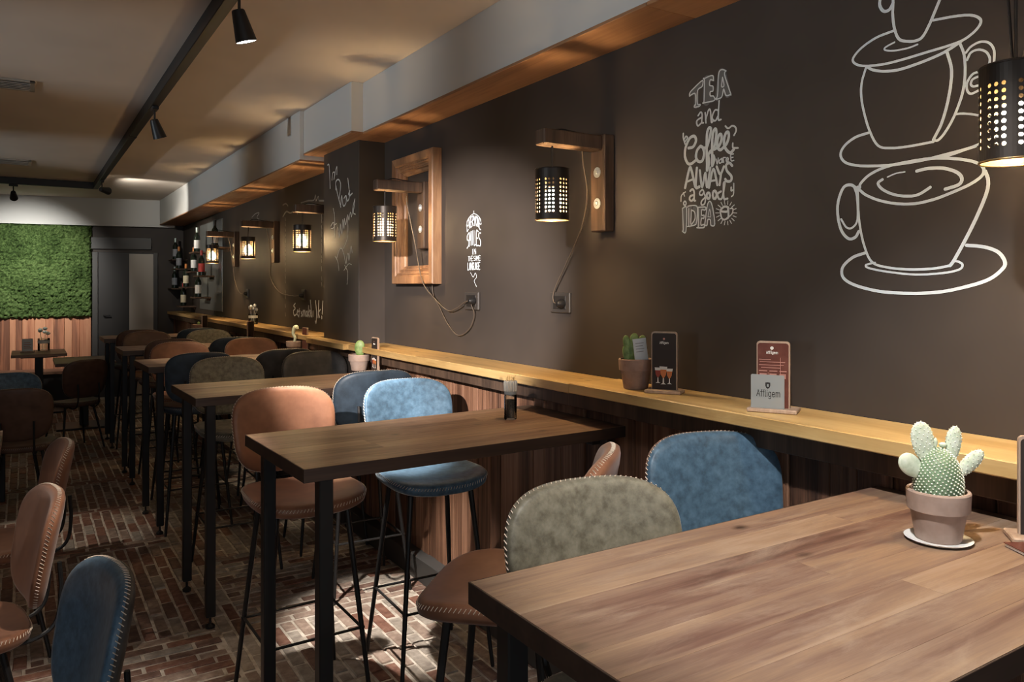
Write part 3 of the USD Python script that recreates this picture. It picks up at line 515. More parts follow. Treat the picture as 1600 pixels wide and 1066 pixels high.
# added, unseen second track over the left low tables, its spots for extra light
track2 = thing('lighting_track', 'added black lighting track over the left row of low tables', 'lighting track')
obj('rail', box(-1.72, -1.68, -2.4, 10.0, TZ - .018, Z_CEIL + .001, .003), M_IRON, track2)
for y, lb, tgt, pw, ang, col in [(5.2, 'over the dark brown chair on the left track', (-.15, 5.6, .2), 20, 13, (1, .88, .74)), (8.9, 'farthest of the left track', (1.95, 10.7, 1.85), 34, 13, (1, .86, .7)), (4.4, 'over the left aisle chairs', (.05, 3.3, .2), 11, 20, (1, .88, .74)),
                                (0.0, 'of the left track level with the camera', (2.0, 3.72, 1.42), 380, 10.5, (1, .92, .86))]:
    spot_head('added black track spotlight ' + lb, -1.7, y, tgt, pw, col, ang)

for y, lb, ty, tx, pw in [(1.4, 'nearest the camera', 1.6, 1.78, 46), (4.6, 'in the middle', 4.9, 1.7, 46), (8.0, 'towards the far end', 8.6, 1.67, 40)]:   # added, unseen uplights that brighten the soffit beam
    t = thing('wall_uplight', 'added black uplight on the left wall, the one ' + lb, 'wall lamp', (-4.15, y, 1.80))
    obj('back_plate', box(0, .02, -.05, .05, -.07, .07, .004), M_IRON, t); p = np.array([.11, 0, 0.0]); dv = np.array([tx + 4.04, ty - y, .93]); dv /= np.linalg.norm(dv)
    m = lathe([(0, -.05), (.040, -.05), (.045, -.045), (.05, .06), (.046, .06), (.040, .045), (0, .042)], 24); xx = np.cross([0, 1, 0], dv); xx /= np.linalg.norm(xx); T = np.eye(4); T[:3, 0], T[:3, 1], T[:3, 2], T[:3, 3] = xx, np.cross(dv, xx), dv, p
    m.apply_transform(T); obj('lamp_head', m, M_IRON, t, smooth=35); obj('arm', tube([(.015, 0, -.01), (.08, 0, -.02)], .010, 8), M_IRON, t)
    spot(str(t.GetPath()) + '/beam', p + dv * .075, p + dv, pw, (.82, .93, 1.0), 17, .9)

def vent(label, x0, x1, y0, y1):
    t = thing('ceiling_vent', label, 'vent')
    obj('frame', cat(box(x0, x1, y0, y0 + .03, Z_CEIL - .012, Z_CEIL), box(x0, x1, y1 - .03, y1, Z_CEIL - .012, Z_CEIL), box(x0, x0 + .03, y0, y1, Z_CEIL - .012, Z_CEIL), box(x1 - .03, x1, y0, y1, Z_CEIL - .012, Z_CEIL)), M_VENT, t)
    obj('backing', box(x0 + .02, x1 - .02, y0 + .02, y1 - .02, Z_CEIL - .004, Z_CEIL + .02), M_DOORDARK, t)
    n = 5
    for i in range(n):
        yy = y0 + .03 + (i + .5) * (y1 - y0 - .06) / n; m = box(x0 + .025, x1 - .025, yy - .014, yy + .014, -.003, .003, .001); rot(m, 32, [1, 0, 0], (0, yy, 0)); obj('slat', move(m, 0, 0, Z_CEIL - .010), M_VENT, t)
vent('nearer slatted air vent in the ceiling left of the track', -.75, .05, 5.58, 5.86)
vent('farther slatted air vent in the ceiling left of the track', -.75, .05, 9.1, 9.45)

# ================================================================ bar tables
def bar_table(label, y0, y1, xl=.655, xr=1.862, skew=0.0):
    t = thing('bar_table', label, 'table', ((xl + xr) / 2, (y0 + y1) / 2, 0), skew)
    cx, cy = (xl + xr) / 2, (y0 + y1) / 2; a, b = (xr - xl) / 2, (y1 - y0) / 2
    n = 8; w = 2 * b / n
    r = random.Random(int(y0 * 100))
    for i in range(n):
        ya = -b + i * w; cut = r.uniform(-.6, .6) * a if i not in (0,) else 9
        if abs(cut) < a - .1 and r.random() < .75:
            obj('stave', box(-a, cut - .0001, ya + .0001, ya + w - .0001, 1.046, 1.085, .0002), M_TABLE, t); obj('stave', box(cut + .0001, a, ya + .0001, ya + w - .0001, 1.046, 1.085, .0002), M_TABLE, t)
        else: obj('stave', box(-a, a, ya + .0001, ya + w - .0001, 1.046, 1.085, .0002), M_TABLE, t)
    for x0, x1, ya, yb in ((-a - .003, -a, -b, b), (a, a + .003, -b, b), (-a - .003, a + .003, -b - .003, -b), (-a - .003, a + .003, b, b + .003)): obj('edge_band', box(x0, x1, ya, yb, 1.0458, 1.0848, .001), M_TABLE_EDGE, t)  # thin dark strips, shade of the unlit edges put in as colour
    obj('frame', cat(box(-a + .08, a - .12, -b + .16, -b + .19, 1.022, 1.0455), box(-a + .08, a - .12, b - .19, b - .16, 1.022, 1.0455), box(-a + .05, -a + .09, -b + .02, b - .02, 1.026, 1.0455), box(a - .14, a - .10, -b + .02, b - .02, 1.026, 1.0455)), M_IRON, t)
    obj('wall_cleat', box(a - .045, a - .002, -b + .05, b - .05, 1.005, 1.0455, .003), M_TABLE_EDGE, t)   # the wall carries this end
    for sx in (-1,):
        for sy in (-1, 1):
            lx, ly = sx * (a - .068), sy * (b - .03)
            l = obj('leg', box(lx - .021, lx + .021, ly - .021, ly + .021, .055, 1.0455, .003), M_IRON, t)
            obj('levelling_foot', cat(tube([(lx, ly, .02), (lx, ly, .06)], .006, 8), lathe([(0, 0.0005), (.021, .0005), (.022, .012), (.010, .022), (0, .022)], 16).apply_translation((lx, ly, 0))), M_IRON, l)
    return t
TABLES = [('nearest bar table with brown stave top, a white potted cactus on it', .54, 1.17, 0), ('second bar table from the camera, with the glass pepper grinder', 2.155, 2.765, -1.5),
          ('third bar table from the camera, with the single round-eared cactus', 3.78, 4.37, -1.5), ('fourth bar table from the camera, its left half lit', 5.40, 6.0, -2), ('fifth bar table from the camera, in the dark', 6.86, 7.40, -1), ('farthest bar table, at the end of the row', 8.5, 9.1, 0)]
for lb, y0, y1, sk in TABLES: bar_table(lb, y0, y1, skew=-sk if sk else 0.0)

# ================================================================ upholstered stools and chairs
def superellipse(n, p, rx, ry, front=0.0):
    a = np.arange(n) * 2 * np.pi / n
    c, s = np.cos(a), np.sin(a)
    x = np.sign(c) * np.abs(c) ** (2 / p) * rx; y = np.sign(s) * np.abs(s) ** (2 / p) * ry
    # even out the spacing
    P = np.stack([x, y], 1); Q = np.vstack([P, P[:1]]); L = np.r_[0, np.cumsum(np.linalg.norm(np.diff(Q, axis=0), axis=1))]
    u = np.linspace(0, L[-1], n, endpoint=False); x, y = np.interp(u, L, Q[:, 0]), np.interp(u, L, Q[:, 1])
    x = x * (1 + front * y / ry * .5)
    return np.stack([x, y], 1)
def stitch_mesh(path, normals, step, size, lean=.6):
    """short slanting stitches along a closed path"""
    Q = np.vstack([path, path[:1]]); L = np.r_[0, np.cumsum(np.linalg.norm(np.diff(Q, axis=0), axis=1))]
    n = int(L[-1] / step); ms = []
    N = np.vstack([normals, normals[:1]])
    for i in range(n):
        u = i * L[-1] / n; p = np.array([np.interp(u, L, Q[:, k]) for k in range(3)]); q = np.array([np.interp((u + .002) % L[-1], L, Q[:, k]) for k in range(3)])
        nn = np.array([np.interp(u, L, N[:, k]) for k in range(3)]); nn /= np.linalg.norm(nn); tt = q - p; tt /= np.linalg.norm(tt) + 1e-9; w = np.cross(nn, tt)
        d = tt * lean + w; d /= np.linalg.norm(d); e = np.cross(nn, d)
        c = [p + sd * d * size + se * e * size * .16 + nn * h for sd, se, h in ((-1, -1, 0), (-1, 1, 0), (1, 1, 0), (1, -1, 0))]
        top = p + nn * size * .28
        v = np.array(c + [top - d * size * .6, top + d * size * .6])
        ms.append((v, [(0, 1, 4), (2, 3, 5), (1, 2, 5), (1, 5, 4), (3, 0, 4), (3, 4, 5)]))
    v = np.vstack([m[0] for m in ms]); f = np.vstack([np.array(m[1]) + 6 * i for i, m in enumerate(ms)])
    return trimesh.Trimesh(v, f, process=False)
SEAT_O = superellipse(72, 3.3, .218, .21, .10)
def seat_mesh(z):
    rows = []
    for s, dz in [(.30, -.036), (.80, -.037), (.93, -.034), (.985, -.024), (1.0, -.010), (.992, .002), (.965, .010), (.90, .014), (.70, .010), (.40, .004), (.12, .002)]:
        k = np.c_[SEAT_O * s, np.full(len(SEAT_O), z + dz)]
        k[:, 2] += .012 * (k[:, 0] / .218) ** 2 * s - .020 * np.clip(k[:, 1] / .21, 0, 1) ** 3 * s
        rows.append(k)
    return rings(rows)
def seat_stitch(z):
    k = np.c_[SEAT_O * 1.0, np.full(len(SEAT_O), z + .001)]; k[:, 2] += .012 * (k[:, 0] / .218) ** 2 - .020 * np.clip(k[:, 1] / .21, 0, 1) ** 3
    n = np.c_[SEAT_O / np.linalg.norm(SEAT_O, axis=1, keepdims=True), np.full(len(SEAT_O), .5)]
    return stitch_mesh(k, n, .0125, .0065)
BACK_O = superellipse(80, 3.3, .215, .168, .0)
BK = [1.0]
def back_pts(o, zc, off):
    """outline points (x, z) carried on to the bent, leaning back, moved "off" towards the sitter"""
    x, z = o[:, 0], o[:, 1] * BK[0]
    x = x * (1 + .06 * (z / .168) - .02)
    y = -.225 + 0.95 * x ** 2 - .20 * (z + .168) + off
    return np.stack([x, y, zc + z], 1)
def back_mesh(zc, sgn):
    rows = []
    for s, o in [(1.0, 0), (.996, .011), (.97, .0195), (.90, .0245), (.75, .027), (.5, .0265), (.2, .026)]:
        rows.append(back_pts(BACK_O * s, zc, sgn * o * (1.0 if sgn > 0 else .9)))
    m = rings(rows, cap0=False)
    if sgn < 0: m.invert()
    return m
def make_seat(name, label, color, high, group=None, shell=None, loc=(0, 0, 0), rz=0, thread=None):
    zs = .80 if high else .462; zc = zs + .208 if high else zs + .245
    BK[0] = 1.0 if high else 1.12
    th = thread or (M_THREAD if color in ('brown', 'blue', 'olive') else M_THREAD_D)
    t = thing(name, label, 'bar stool' if high else 'chair', loc, rz, group)
    s = obj('seat', seat_mesh(zs), LEATHER[color], t, smooth=True)
    obj('stitching', seat_stitch(zs), th, s)
    b = obj('backrest', back_mesh(zc, 1), LEATHER[color], t, smooth=True)
    obj('outer_shell', back_mesh(zc, -1), LEATHER[shell or color], b, smooth=True, label='outer shell of darker brown leather' if shell else None)
    rim = back_pts(BACK_O * 1.002, zc, 0); rn = np.stack([BACK_O[:, 0] / .215, np.zeros(len(BACK_O)), BACK_O[:, 1] / .168], 1); rn /= np.linalg.norm(rn, axis=1, keepdims=True)
    obj('stitching', stitch_mesh(rim, rn, .0125, .0075), th, b)
    top = zs - .040
    for sx in (-1, 1):
        for sy in (-1, 1):
            f = np.array([sx * (.205 if high else .20), sy * (.20 if high else .19) - .01, .0]); a = np.array([sx * .135, sy * .115, top])
            obj('leg', tube([f, f * .985 + a * .015, a, a * .98 + np.array([0, 0, .02 * top])], [.0075, .0085, .0115, .0115], 10), M_IRON, t, smooth=35)
    obj('under_frame', cat(*[tube(spline([(-.135, sy * .115, top), (-.09, sy * .115, top + .009), (.09, sy * .115, top + .009), (.135, sy * .115, top)], 4), .010, 8) for sy in (-1, 1)], *[tube([(sx * .12, -.13, top + .004), (sx * .12, .13, top + .004)], .008, 8) for sx in (-1, 1)]), M_IRON, t, smooth=35)
    for sx in (-1, 1):
        obj('back_support', tube(spline([(sx * .10, -.10, top + .004), (sx * .10, -.20, top - .004), (sx * .10, -.272, top + .035), (sx * .10, -.290, zs + .10), (sx * .10, -.285, zs + .20)], 6), .0075, 8), M_IRON, t, smooth=35)
    if high:
        z = .285; u = z / top; R = [np.array([sx * .205, sy * .20 - .01, 0]) * (1 - u) + np.array([sx * .135, sy * .115, top]) * u for sx, sy in ((-1, -1), (1, -1), (1, 1), (-1, 1))]
        obj('foot_ring', cat(*[tube([R[i] + (R[i] - R[(i + 1) % 4]) * .03, R[(i + 1) % 4] + (R[(i + 1) % 4] - R[i]) * .03], .0055, 8) for i in range(4)]), M_IRON, t, smooth=35)
    return t
protos = {}
def place(name, color, high, label, x, y, rz, shell=None, group=None):
    key = (name, color, shell)
    if key not in protos: protos[key] = make_seat(name, label, color, high, group, shell, (x, y, 0), rz)
    else: dup(protos[key], label, (x, y, 0), rz, group)
S = lambda *a, **k: place('bar_stool', *a, **k)
S('olive', True, 'olive grey bar stool at the nearest table, in front of the blue one', 1.0, 1.065, 172)
S('blue', True, 'blue bar stool with brown outer shell by the wall at the nearest table', 1.595, 1.32, 164, shell='brown')
S('brown', True, 'tan leather bar stool turned sideways before the second table, back edge-on', 1.085, 1.755, 45)
S('brown', True, 'tan leather bar stool at the left end of the second table, whole back visible', .915, 2.975, 181)
S('blue', True, 'light blue bar stool beyond the second table beside a tan one', 1.465, 2.975, 178)
S('blue', True, 'grey-blue bar stool seen from behind at the near side of the third table', 1.525, 3.94, -3, shell='navy')
S('olive', True, 'olive bar stool tucked under the far side of the third table', 1.02, 4.56, 180)
S('charcoal', True, 'charcoal bar stool beyond the third table next to the cactus pot', 1.59, 4.70, 178)
S('navy', True, 'dark navy bar stool at the left end of the fourth table, near side', .96, 5.54, 0)
S('olive', True, 'dark olive bar stool at the near side of the fourth table, by the wall', 1.515, 5.54, 0, shell='charcoal')
S('brown', True, 'tan bar stool at the far left of the fourth table', 1.0, 6.09, 180)
S('brown', True, 'tan bar stool at the far side of the fourth table towards the wall', 1.575, 6.27, 180)
S('darkbrown', True, 'dark brown bar stool at the left of the fifth table', 1.02, 7.04, 0)
S('navy', True, 'navy bar stool at the near side of the fifth table by the ledge', 1.51, 7.02, 0)
S('darkbrown', True, 'dark brown bar stool beyond the fifth table on the aisle', .97, 7.72, 180)
S('olive', True, 'olive bar stool beyond the fifth table by the wall', 1.52, 7.72, 180)
S('darkbrown', True, 'dark brown bar stool at the farthest bar table on the aisle', .96, 8.66, 0)
S('navy', True, 'navy bar stool at the farthest bar table by the wall', 1.51, 8.66, 0)
C = lambda *a, **k: place('dining_chair', *a, **k)
C('brown', False, 'brown leather dining chair at lower left, stitched edge towards the camera', -.20, 3.09, 99)
C('brown', False, 'brown leather dining chair behind another at the left of the aisle', -.125, 4.05, 95)
C('blue', False, 'deep blue leather dining chair at the bottom left corner, edge-on', -.09, 2.13, 101, shell='charcoal')
C('darkbrown', False, 'dark brown dining chair seen from behind at the left edge', -.02, 6.60, -6)
C('blue', False, 'blue dining chair whose top edge shows at the far left', -.10, 7.22, 180)
C('darkbrown', False, 'dark brown dining chair standing sideways by the far left table', -.10, 9.3, -80)
C('darkbrown', False, 'dark brown dining chair in front of the far right low table', .40, 8.75, 24)

# ================================================================ low tables on the left
def low_table(label, x0, x1, y0, y1, mat=None, four=True):
    t = thing('low_table', label, 'table', ((x0 + x1) / 2, (y0 + y1) / 2, 0)); a, b = (x1 - x0) / 2, (y1 - y0) / 2
    for i in range(6): obj('stave', box(-a, a, -b + i * b / 3 + .0003, -b + (i + 1) * b / 3 - .0003, .73, .765, .001), mat or M_TABLE, t)
    if four:
        for sx in (-1, 1):
            for sy in (-1, 1): obj('leg', box(sx * (a - .07) - .02, sx * (a - .07) + .02, sy * (b - .05) - .02, sy * (b - .05) + .02, 0.001, .732, .003), M_IRON, t)
        obj('frame', cat(box(-a + .05, a - .05, -b + .03, -b + .06, .70, .731), box(-a + .05, a - .05, b - .06, b - .03, .70, .731)), M_IRON, t)
    else:
        obj('pedestal', cat(box(-.045, .045, -.045, .045, .02, .732, .004), box(-.2, .2, -.15, .15, .70, .731)), M_IRON, t); obj('foot_plate', box(-.28, .28, -.25, .25, .001, .022, .005), M_IRON, t)
    return t
M_TAN = wood('table_tan', [(0.30, 0.17, 0.10), (0.42, 0.26, 0.16), (0.50, 0.33, 0.21)], (1.1, 15, 15), .45, .1, rand=.2)
low_table('low tan wooden table cut off at the left edge of the picture', -1.25, -.088, 2.52, 3.06, M_TAN)
low_table('low dark table at the left edge carrying the pale green card', -1.3, -.11, 4.75, 5.35)
low_table('low tan table between the dark brown chair and the blue chair', -1.2, -.08, 6.80, 7.0, M_TAN)
low_table('low dark pedestal table before the orange planks, menu stand on it', -.15, .44, 11.1, 11.95, four=False)
low_table('low brown pedestal table in front of the door', .27, .86, 9.62, 10.5, four=False)
bn = thing('wall_bench', 'dark wooden bench along the far wall under the moss panel', 'bench')
obj('bench_seat', far_box(-2.2, .80, .04, .46, .40, .44), M_BENCH, bn); obj('bench_front', far_box(-2.2, .80, .06, .42, .0, .40), M_DOORDARK, bn)
# ================================================================ wall sconces
def shade_mesh(inner=False):
    R, z0, zh0, zh1, z1, rows, cols = .066, 0.0, .022, .160, .196, 9, 28
    V, F = [], []
    def add(pts, tris):
        k = len(V); V.extend(pts); F.extend([(a + k, b + k, c + k) for a, b, c in tris])
    for r, flip in (((R - .0012, True),) if inner else ((R, False),)):
        P = lambda u, z: (r * math.cos(u), r * math.sin(u), z)
        du, dz = 2 * math.pi / cols, (zh1 - zh0) / rows
        for i in range(cols):
            u0, u1 = i * du, (i + 1) * du
            cells = [(z0, zh0, False), (zh1, z1, False)] + [(zh0 + j * dz, zh0 + (j + 1) * dz, i % 4 != 3) for j in range(rows)]
            for a, b, hole in cells:
                if not hole:
                    um = (u0 + u1) / 2
                    pts = [P(u0, a), P(um, a), P(u1, a), P(u1, b), P(um, b), P(u0, b)]; tr = [(0, 1, 4), (0, 4, 5), (1, 2, 3), (1, 3, 4)]
                else:
                    uc, zc, hu, hz = (u0 + u1) / 2, (a + b) / 2, .0046 / R, .0046
                    um, zm = uc, zc
                    outer = [P(u1, zm), P(u1, b), P(um, b), P(u0, b), P(u0, zm), P(u0, a), P(um, a), P(u1, a)]
                    inner = [P(uc + hu * math.cos(k * math.pi / 4), zc + hz * math.sin(k * math.pi / 4)) for k in range(8)]
                    pts = outer + inner; tr = []
                    for k in range(8):
                        q = (k + 1) % 8; tr += [(k, q, 8 + q), (k, 8 + q, 8 + k)]
                if flip: tr = [(x, z, y) for x, y, z in tr]
                add(pts, tr)
    return trimesh.Trimesh(np.array(V), np.array(F), process=False)
BULB_PROF = [(0, -.058), (.014, -.056), (.028, -.046), (.035, -.029), (.036, -.012), (.031, .006), (.021, .022), (.015, .032), (.014, .038), (0, .038)]
def make_sconce(label, y, group=None, rz=0, dz=0.0):
    """origin on the wall face at the bracket; the arm runs along -x"""
    t = thing('wall_sconce', label, 'wall lamp', (XW, y, 0), rz, group)
    obj('post', box(-.052, -.001, -.045, .045, 1.822 + dz, 2.21 + dz, .004), M_OLDWOOD, t)
    obj('arm', box(-.335, -.052, -.032, .032, 2.145 + dz, 2.205 + dz, .005), M_OLDWOOD, t)
    for z in (2.06, 1.935):
        w = obj('washer', rot(lathe([(0, 0), (.021, 0), (.0215, .003), (.014, .004), (.013, .0035), (0, .0035)], 20), -90, [0, 1, 0]).apply_translation((-.052, 0, z)), M_STEEL, t)
        obj('bolt', rot(lathe([(0, .003), (.010, .003), (.010, .009), (.006, .011), (0, .0105)], 6), -90, [0, 1, 0]).apply_translation((-.052, 0, z)), M_STEEL, w)
    sx = -.275
    sh = obj('shade', shade_mesh().apply_translation((sx, 0, 1.858)), M_IRON2, t)
    obj('shade_lining', shade_mesh(True).apply_translation((sx, 0, 1.858)), M_LINING, sh)
    for z, m in ((1.858, M_BRASS), (2.054, M_IRON2)):
        a = np.arange(40) * 2 * np.pi / 40; obj('rim', tube(np.stack([sx + .0655 * np.cos(a), .0655 * np.sin(a), np.full(40, z)], 1), .0026, 6, closed=True), m, sh, smooth=True)
    obj('yoke', cat(tube([(sx - .064, 0, 2.045), (sx + .064, 0, 2.045)], .003, 6), tube([(sx, 0, 2.045), (sx, 0, 2.147 + dz)], .0035, 8)), M_IRON, t)
    bl = obj('socket', lathe([(0, 1.985), (.0165, 1.985), (.0175, 1.99), (.0175, 2.028), (.010, 2.046), (0, 2.046)], 18).apply_translation((sx, 0, 0)), M_IRON, t, smooth=35)
    obj('bulb', lathe(BULB_PROF, 20).apply_translation((sx, 0, 1.950)), M_BULB, t, smooth=True)
    obj('lamp_cord', tube(spline([(sx, .005, 2.04), (sx + .01, .02, 2.13 + dz), (sx + .02, .034, 2.20 + dz), (sx + .06, .03, 2.222 + dz), (sx + .12, .02, 2.216 + dz), (sx + .2, .0, 2.207 + dz)], 6), .003, 6), M_IRON, t)
    return t
SC = [('perforated wall lamp at the right edge, over the cups drawing', .782), ('perforated wall lamp on a bolted wood bracket left of the TEA lettering', 2.432), ('perforated wall lamp whose bracket hangs inside the moulded wood frame', 4.075),
      ('perforated wall lamp just beyond the pillar', 5.62), ('second perforated wall lamp beyond the pillar, the middle of the three far ones', 7.25), ('farthest perforated wall lamp, beside the wine bottles', 8.85)]
make_sconce(*SC[0], dz=.085)
sc0 = make_sconce(*SC[1])
for lb, y in SC[2:]: dup(sc0, lb, (XW, y, 0), 0)

# plugs, sockets and the cords that run down the wall: cord of each lamp from its arm to its socket
def outlet(label, y, z, w=.09, h=.09):
    t = thing('wall_outlet', label, 'outlet', (XW, y, z))
    p = obj('cover_plate', cat(box(-.014, 0, -w / 2, w / 2, -h / 2, h / 2, .004)), M_OUTLET, t)
    obj('insert', box(-.017, -.010, -w * .32, w * .32, -h * .32, h * .32, .003), M_DOORDARK, p)
    return t
def plug(y, z, label):
    t = thing('plug', label, 'plug', (XW - .0175, y, z))
    obj('plug_body', rot(lathe([(0, 0), (.019, 0), (.020, .006), (.017, .024), (.010, .034), (0, .036)], 16), -90, [0, 1, 0]), M_IRON, t, smooth=35)
def cord(label, pts, r=.0032):
    obj('power_cord', tube(spline(pts, 8), r, 8), M_CORD, None, smooth=True, label=label, cat='cord')
outlet('wall outlet with a black plug right of the moulded frame', 3.54, 1.525, .15, .095); plug(3.50, 1.525, 'black plug in the outlet right of the moulded frame')
outlet('wall outlet with plug under the lamp beside the TEA lettering', 2.745, 1.53, .145, .09); plug(2.715, 1.525, 'black plug under the lamp beside the TEA lettering')
outlet('small outlet with plug on the wall beyond the pillar, below the second far lamp', 6.45, 1.53); plug(6.44, 1.525, 'black plug below the second far lamp')
outlet('small outlet right beside the far side of the pillar', 5.52, 1.53, .085); plug(5.53, 1.525, 'black plug right beside the far side of the pillar')
outlet('farthest small outlet on the wall below the farthest lamp', 8.4, 1.53); plug(8.39, 1.525, 'black plug below the farthest lamp')
cord('brown cord hanging from the lamp beside the TEA lettering to its outlet', [(1.90, 2.47, 2.15), (1.93, 2.50, 2.10), (1.965, 2.52, 1.98), (1.97, 2.57, 1.84), (1.975, 2.68, 1.70), (1.98, 2.775, 1.585), (1.975, 2.775, 1.535), (1.96, 2.72, 1.525)])
cord('brown cord crossing the moulded frame down to its outlet', [(1.88, 4.10, 2.15), (1.90, 4.16, 2.10), (1.925, 4.10, 1.85), (1.925, 4.00, 1.63), (1.955, 3.90, 1.53), (1.97, 3.78, 1.47), (1.97, 3.68, 1.48), (1.965, 3.58, 1.515), (1.955, 3.52, 1.525)])
cord('loop of brown cord hanging below the outlet right of the frame', [(1.963, 3.50, 1.51), (1.982, 3.50, 1.45), (1.985, 3.56, 1.375), (1.985, 3.68, 1.335), (1.985, 3.80, 1.39), (1.985, 3.90, 1.48), (1.985, 3.98, 1.55), (1.985, 4.0, 1.63)], .0028)
cord('brown cord of the lamp just beyond the pillar', [(1.90, 5.66, 2.14), (1.93, 5.70, 2.05), (1.96, 5.72, 1.90), (1.97, 5.80, 1.75), (1.97, 5.86, 1.60), (1.97, 5.70, 1.53), (1.96, 5.54, 1.525)])
cord('brown cord of the middle far lamp', [(1.90, 7.29, 2.14), (1.93, 7.33, 2.05), (1.96, 7.36, 1.86), (1.97, 7.40, 1.68), (1.97, 7.1, 1.55), (1.97, 6.7, 1.52), (1.96, 6.45, 1.525)])
cord('brown cord of the farthest lamp', [(1.90, 8.89, 2.14), (1.93, 8.93, 2.05), (1.96, 8.95, 1.86), (1.97, 8.9, 1.68), (1.97, 8.7, 1.55), (1.97, 8.5, 1.52), (1.96, 8.4, 1.525)])
cord('brown cord under the lamp at the right edge', [(1.90, .84, 2.14), (1.93, .87, 2.05), (1.95, .85, 1.86), (1.965, .86, 1.80), (1.97, .80, 1.66), (1.975, .72, 1.52)])

# moulded wooden frame round the third lamp's bracket
ft = thing('picture_frame', 'empty moulded wooden frame on the dark wall around a lamp bracket', 'frame', (XW, 4.19, 2.003))
def frame_side(horizontal, sgn):
    hw, hh = .2825, .387
    prof = [(0, 0), (0, .054), (.004, .060), (.046, .060), (.050, .052), (.054, .049), (.060, .053), (.066, .050), (.070, .040), (.078, .037), (.084, .041), (.089, .037), (.092, .026), (.104, .022), (.110, .012), (.110, 0)]
    rows = []
    for e in (-1, 1):
        row = []
        for d, o in prof:
            if horizontal: row.append((-o, e * (hw - d), sgn * (hh - d)))
            else: row.append((-o, sgn * (hw - d), e * (hh - d)))
        rows.append(row)
    m = rings(rows); m.fix_normals(); return m
for h, s in ((True, 1), (True, -1), (False, 1), (False, -1)): obj('frame_side', frame_side(h, s), M_FRAME, ft)

# ================================================================ cacti in pots
def pot_mesh(r=.055, h=.10, band=.035):
    return lathe([(0, 0), (r * .70, 0), (r * .74, .004), (r * .90, h - band), (r * .905, h - band), (r, h - band + .001), (r * 1.03, h - .003), (r * 1.0, h), (r * .90, h), (r * .87, h - .012), (r * .8, h - .02), (0, h - .02)], 36)
def dots_on(fn, n, size, seed=1):
    """areoles at n even places of a surface; fn(i, n) -> (point, normal)"""
    base = trimesh.creation.icosphere(0, 1.0); V, F = [], []
    for i in range(n):
        p, nn = fn(i, n)
        if p is None: continue
        V.append(base.vertices * size + p + nn * size * .3); F.append(base.faces + 12 * (len(V) - 1))
    return trimesh.Trimesh(np.vstack(V), np.vstack(F), process=False)
def fib(i, n):
    z = 1 - (2 * i + 1) / n; r = math.sqrt(max(0, 1 - z * z)); a = i * 2.39996; return np.array([r * math.cos(a), r * math.sin(a), z])
def pad(t, mat, dot_mat, loc, size, lean, turn, n=90, ds=.0018):
    m = ellipsoid(*size, 3); m.apply_translation((0, 0, size[2] * .92))
    v = m.vertices; k = np.clip(v[:, 2] / (2 * size[2]), 0, 1); m.vertices[:, 0] *= .55 + .45 * np.sqrt(k); m.vertices[:, 1] *= .7 + .3 * k
    T = trimesh.transformations.translation_matrix(loc) @ trimesh.transformations.rotation_matrix(math.radians(turn), [0, 0, 1]) @ trimesh.transformations.rotation_matrix(math.radians(lean), [0, 1, 0])
    m.apply_transform(T); p = obj('pad', m, mat, t, smooth=True)
    if dot_mat is not None:
        def fn(i, n):
            u = fib(i, n); q = u * np.array(size); q[2] += size[2] * .92; k = max(0, min(1, q[2] / (2 * size[2])))
            q[0] *= .55 + .45 * math.sqrt(k); q[1] *= .7 + .3 * k; nn = u / np.array(size); nn /= np.linalg.norm(nn)
            return (T @ np.r_[q, 1])[:3], T[:3, :3] @ nn
        obj('areoles', dots_on(fn, n, ds), dot_mat, p, kind='stuff')
    return p
# the white-dotted cactus on the nearest table
tt = thing('saucer', 'white round saucer under the potted cactus on the nearest table', 'saucer', (1.563, .853, 1.0852))
obj('dish', lathe([(0, 0), (.045, 0), (.060, .004), (.063, .007), (.061, .0075), (.05, .004), (0, .003)], 40), M_WHITE, tt, smooth=35)
t = thing('potted_cactus', 'white-dotted cactus with ear-like pads in a clay pot on a white saucer', 'cactus', (1.563, .853, 1.089))
obj('pot', pot_mesh(.0575, .100, .040), M_TERRA, t, smooth=30); obj('soil', lathe([(0, .0), (.046, 0), (.046, .007), (0, .009)], 24).apply_translation((0, 0, .079)), M_SOIL, t)
body = ellipsoid(.0465, .045, .076, 4); body.apply_translation((0, 0, .108)); bo = obj('stem', body, M_CACTUS, t, smooth=True)
def fnb(i, n):
    u = fib(i, n); q = u * np.array([.0465, .045, .076]) + np.array([0, 0, .108]); nn = u / np.array([.0465, .045, .076]); nn /= np.linalg.norm(nn)
    return (q, nn) if q[2] > .088 else (None, None)
obj('areoles', dots_on(fnb, 820, .0019), M_DOTS, bo, kind='stuff')
# the pads stand in the plane that faces the aisle and the street end: local x axis of the row along (cos -33, sin -33)
AXR = -33
def around(dx, dz): return (dx * math.cos(math.radians(AXR)), dx * math.sin(math.radians(AXR)), dz)
pad(t, M_CACTUS_L, M_DOTS, around(-.024, .156), (.026, .008, .043), -10, AXR, 120, .0013)
pad(t, M_CACTUS_L, None, around(-.032, .128), (.024, .008, .033), -50, AXR + 8)
pad(t, M_CACTUS_L, M_DOTS, around(.026, .156), (.017, .009, .038), 6, AXR - 10, 90, .0013)
pad(t, M_CACTUS_L, M_DOTS, around(.036, .126), (.017, .009, .038), 42, AXR - 10, 90, .0013)
pad(t, M_CACTUS_L, None, around(-.006, .184), (.005, .005, .011), 0, AXR); pad(t, M_CACTUS_L, None, around(.008, .184), (.009, .006, .006), 10, AXR)
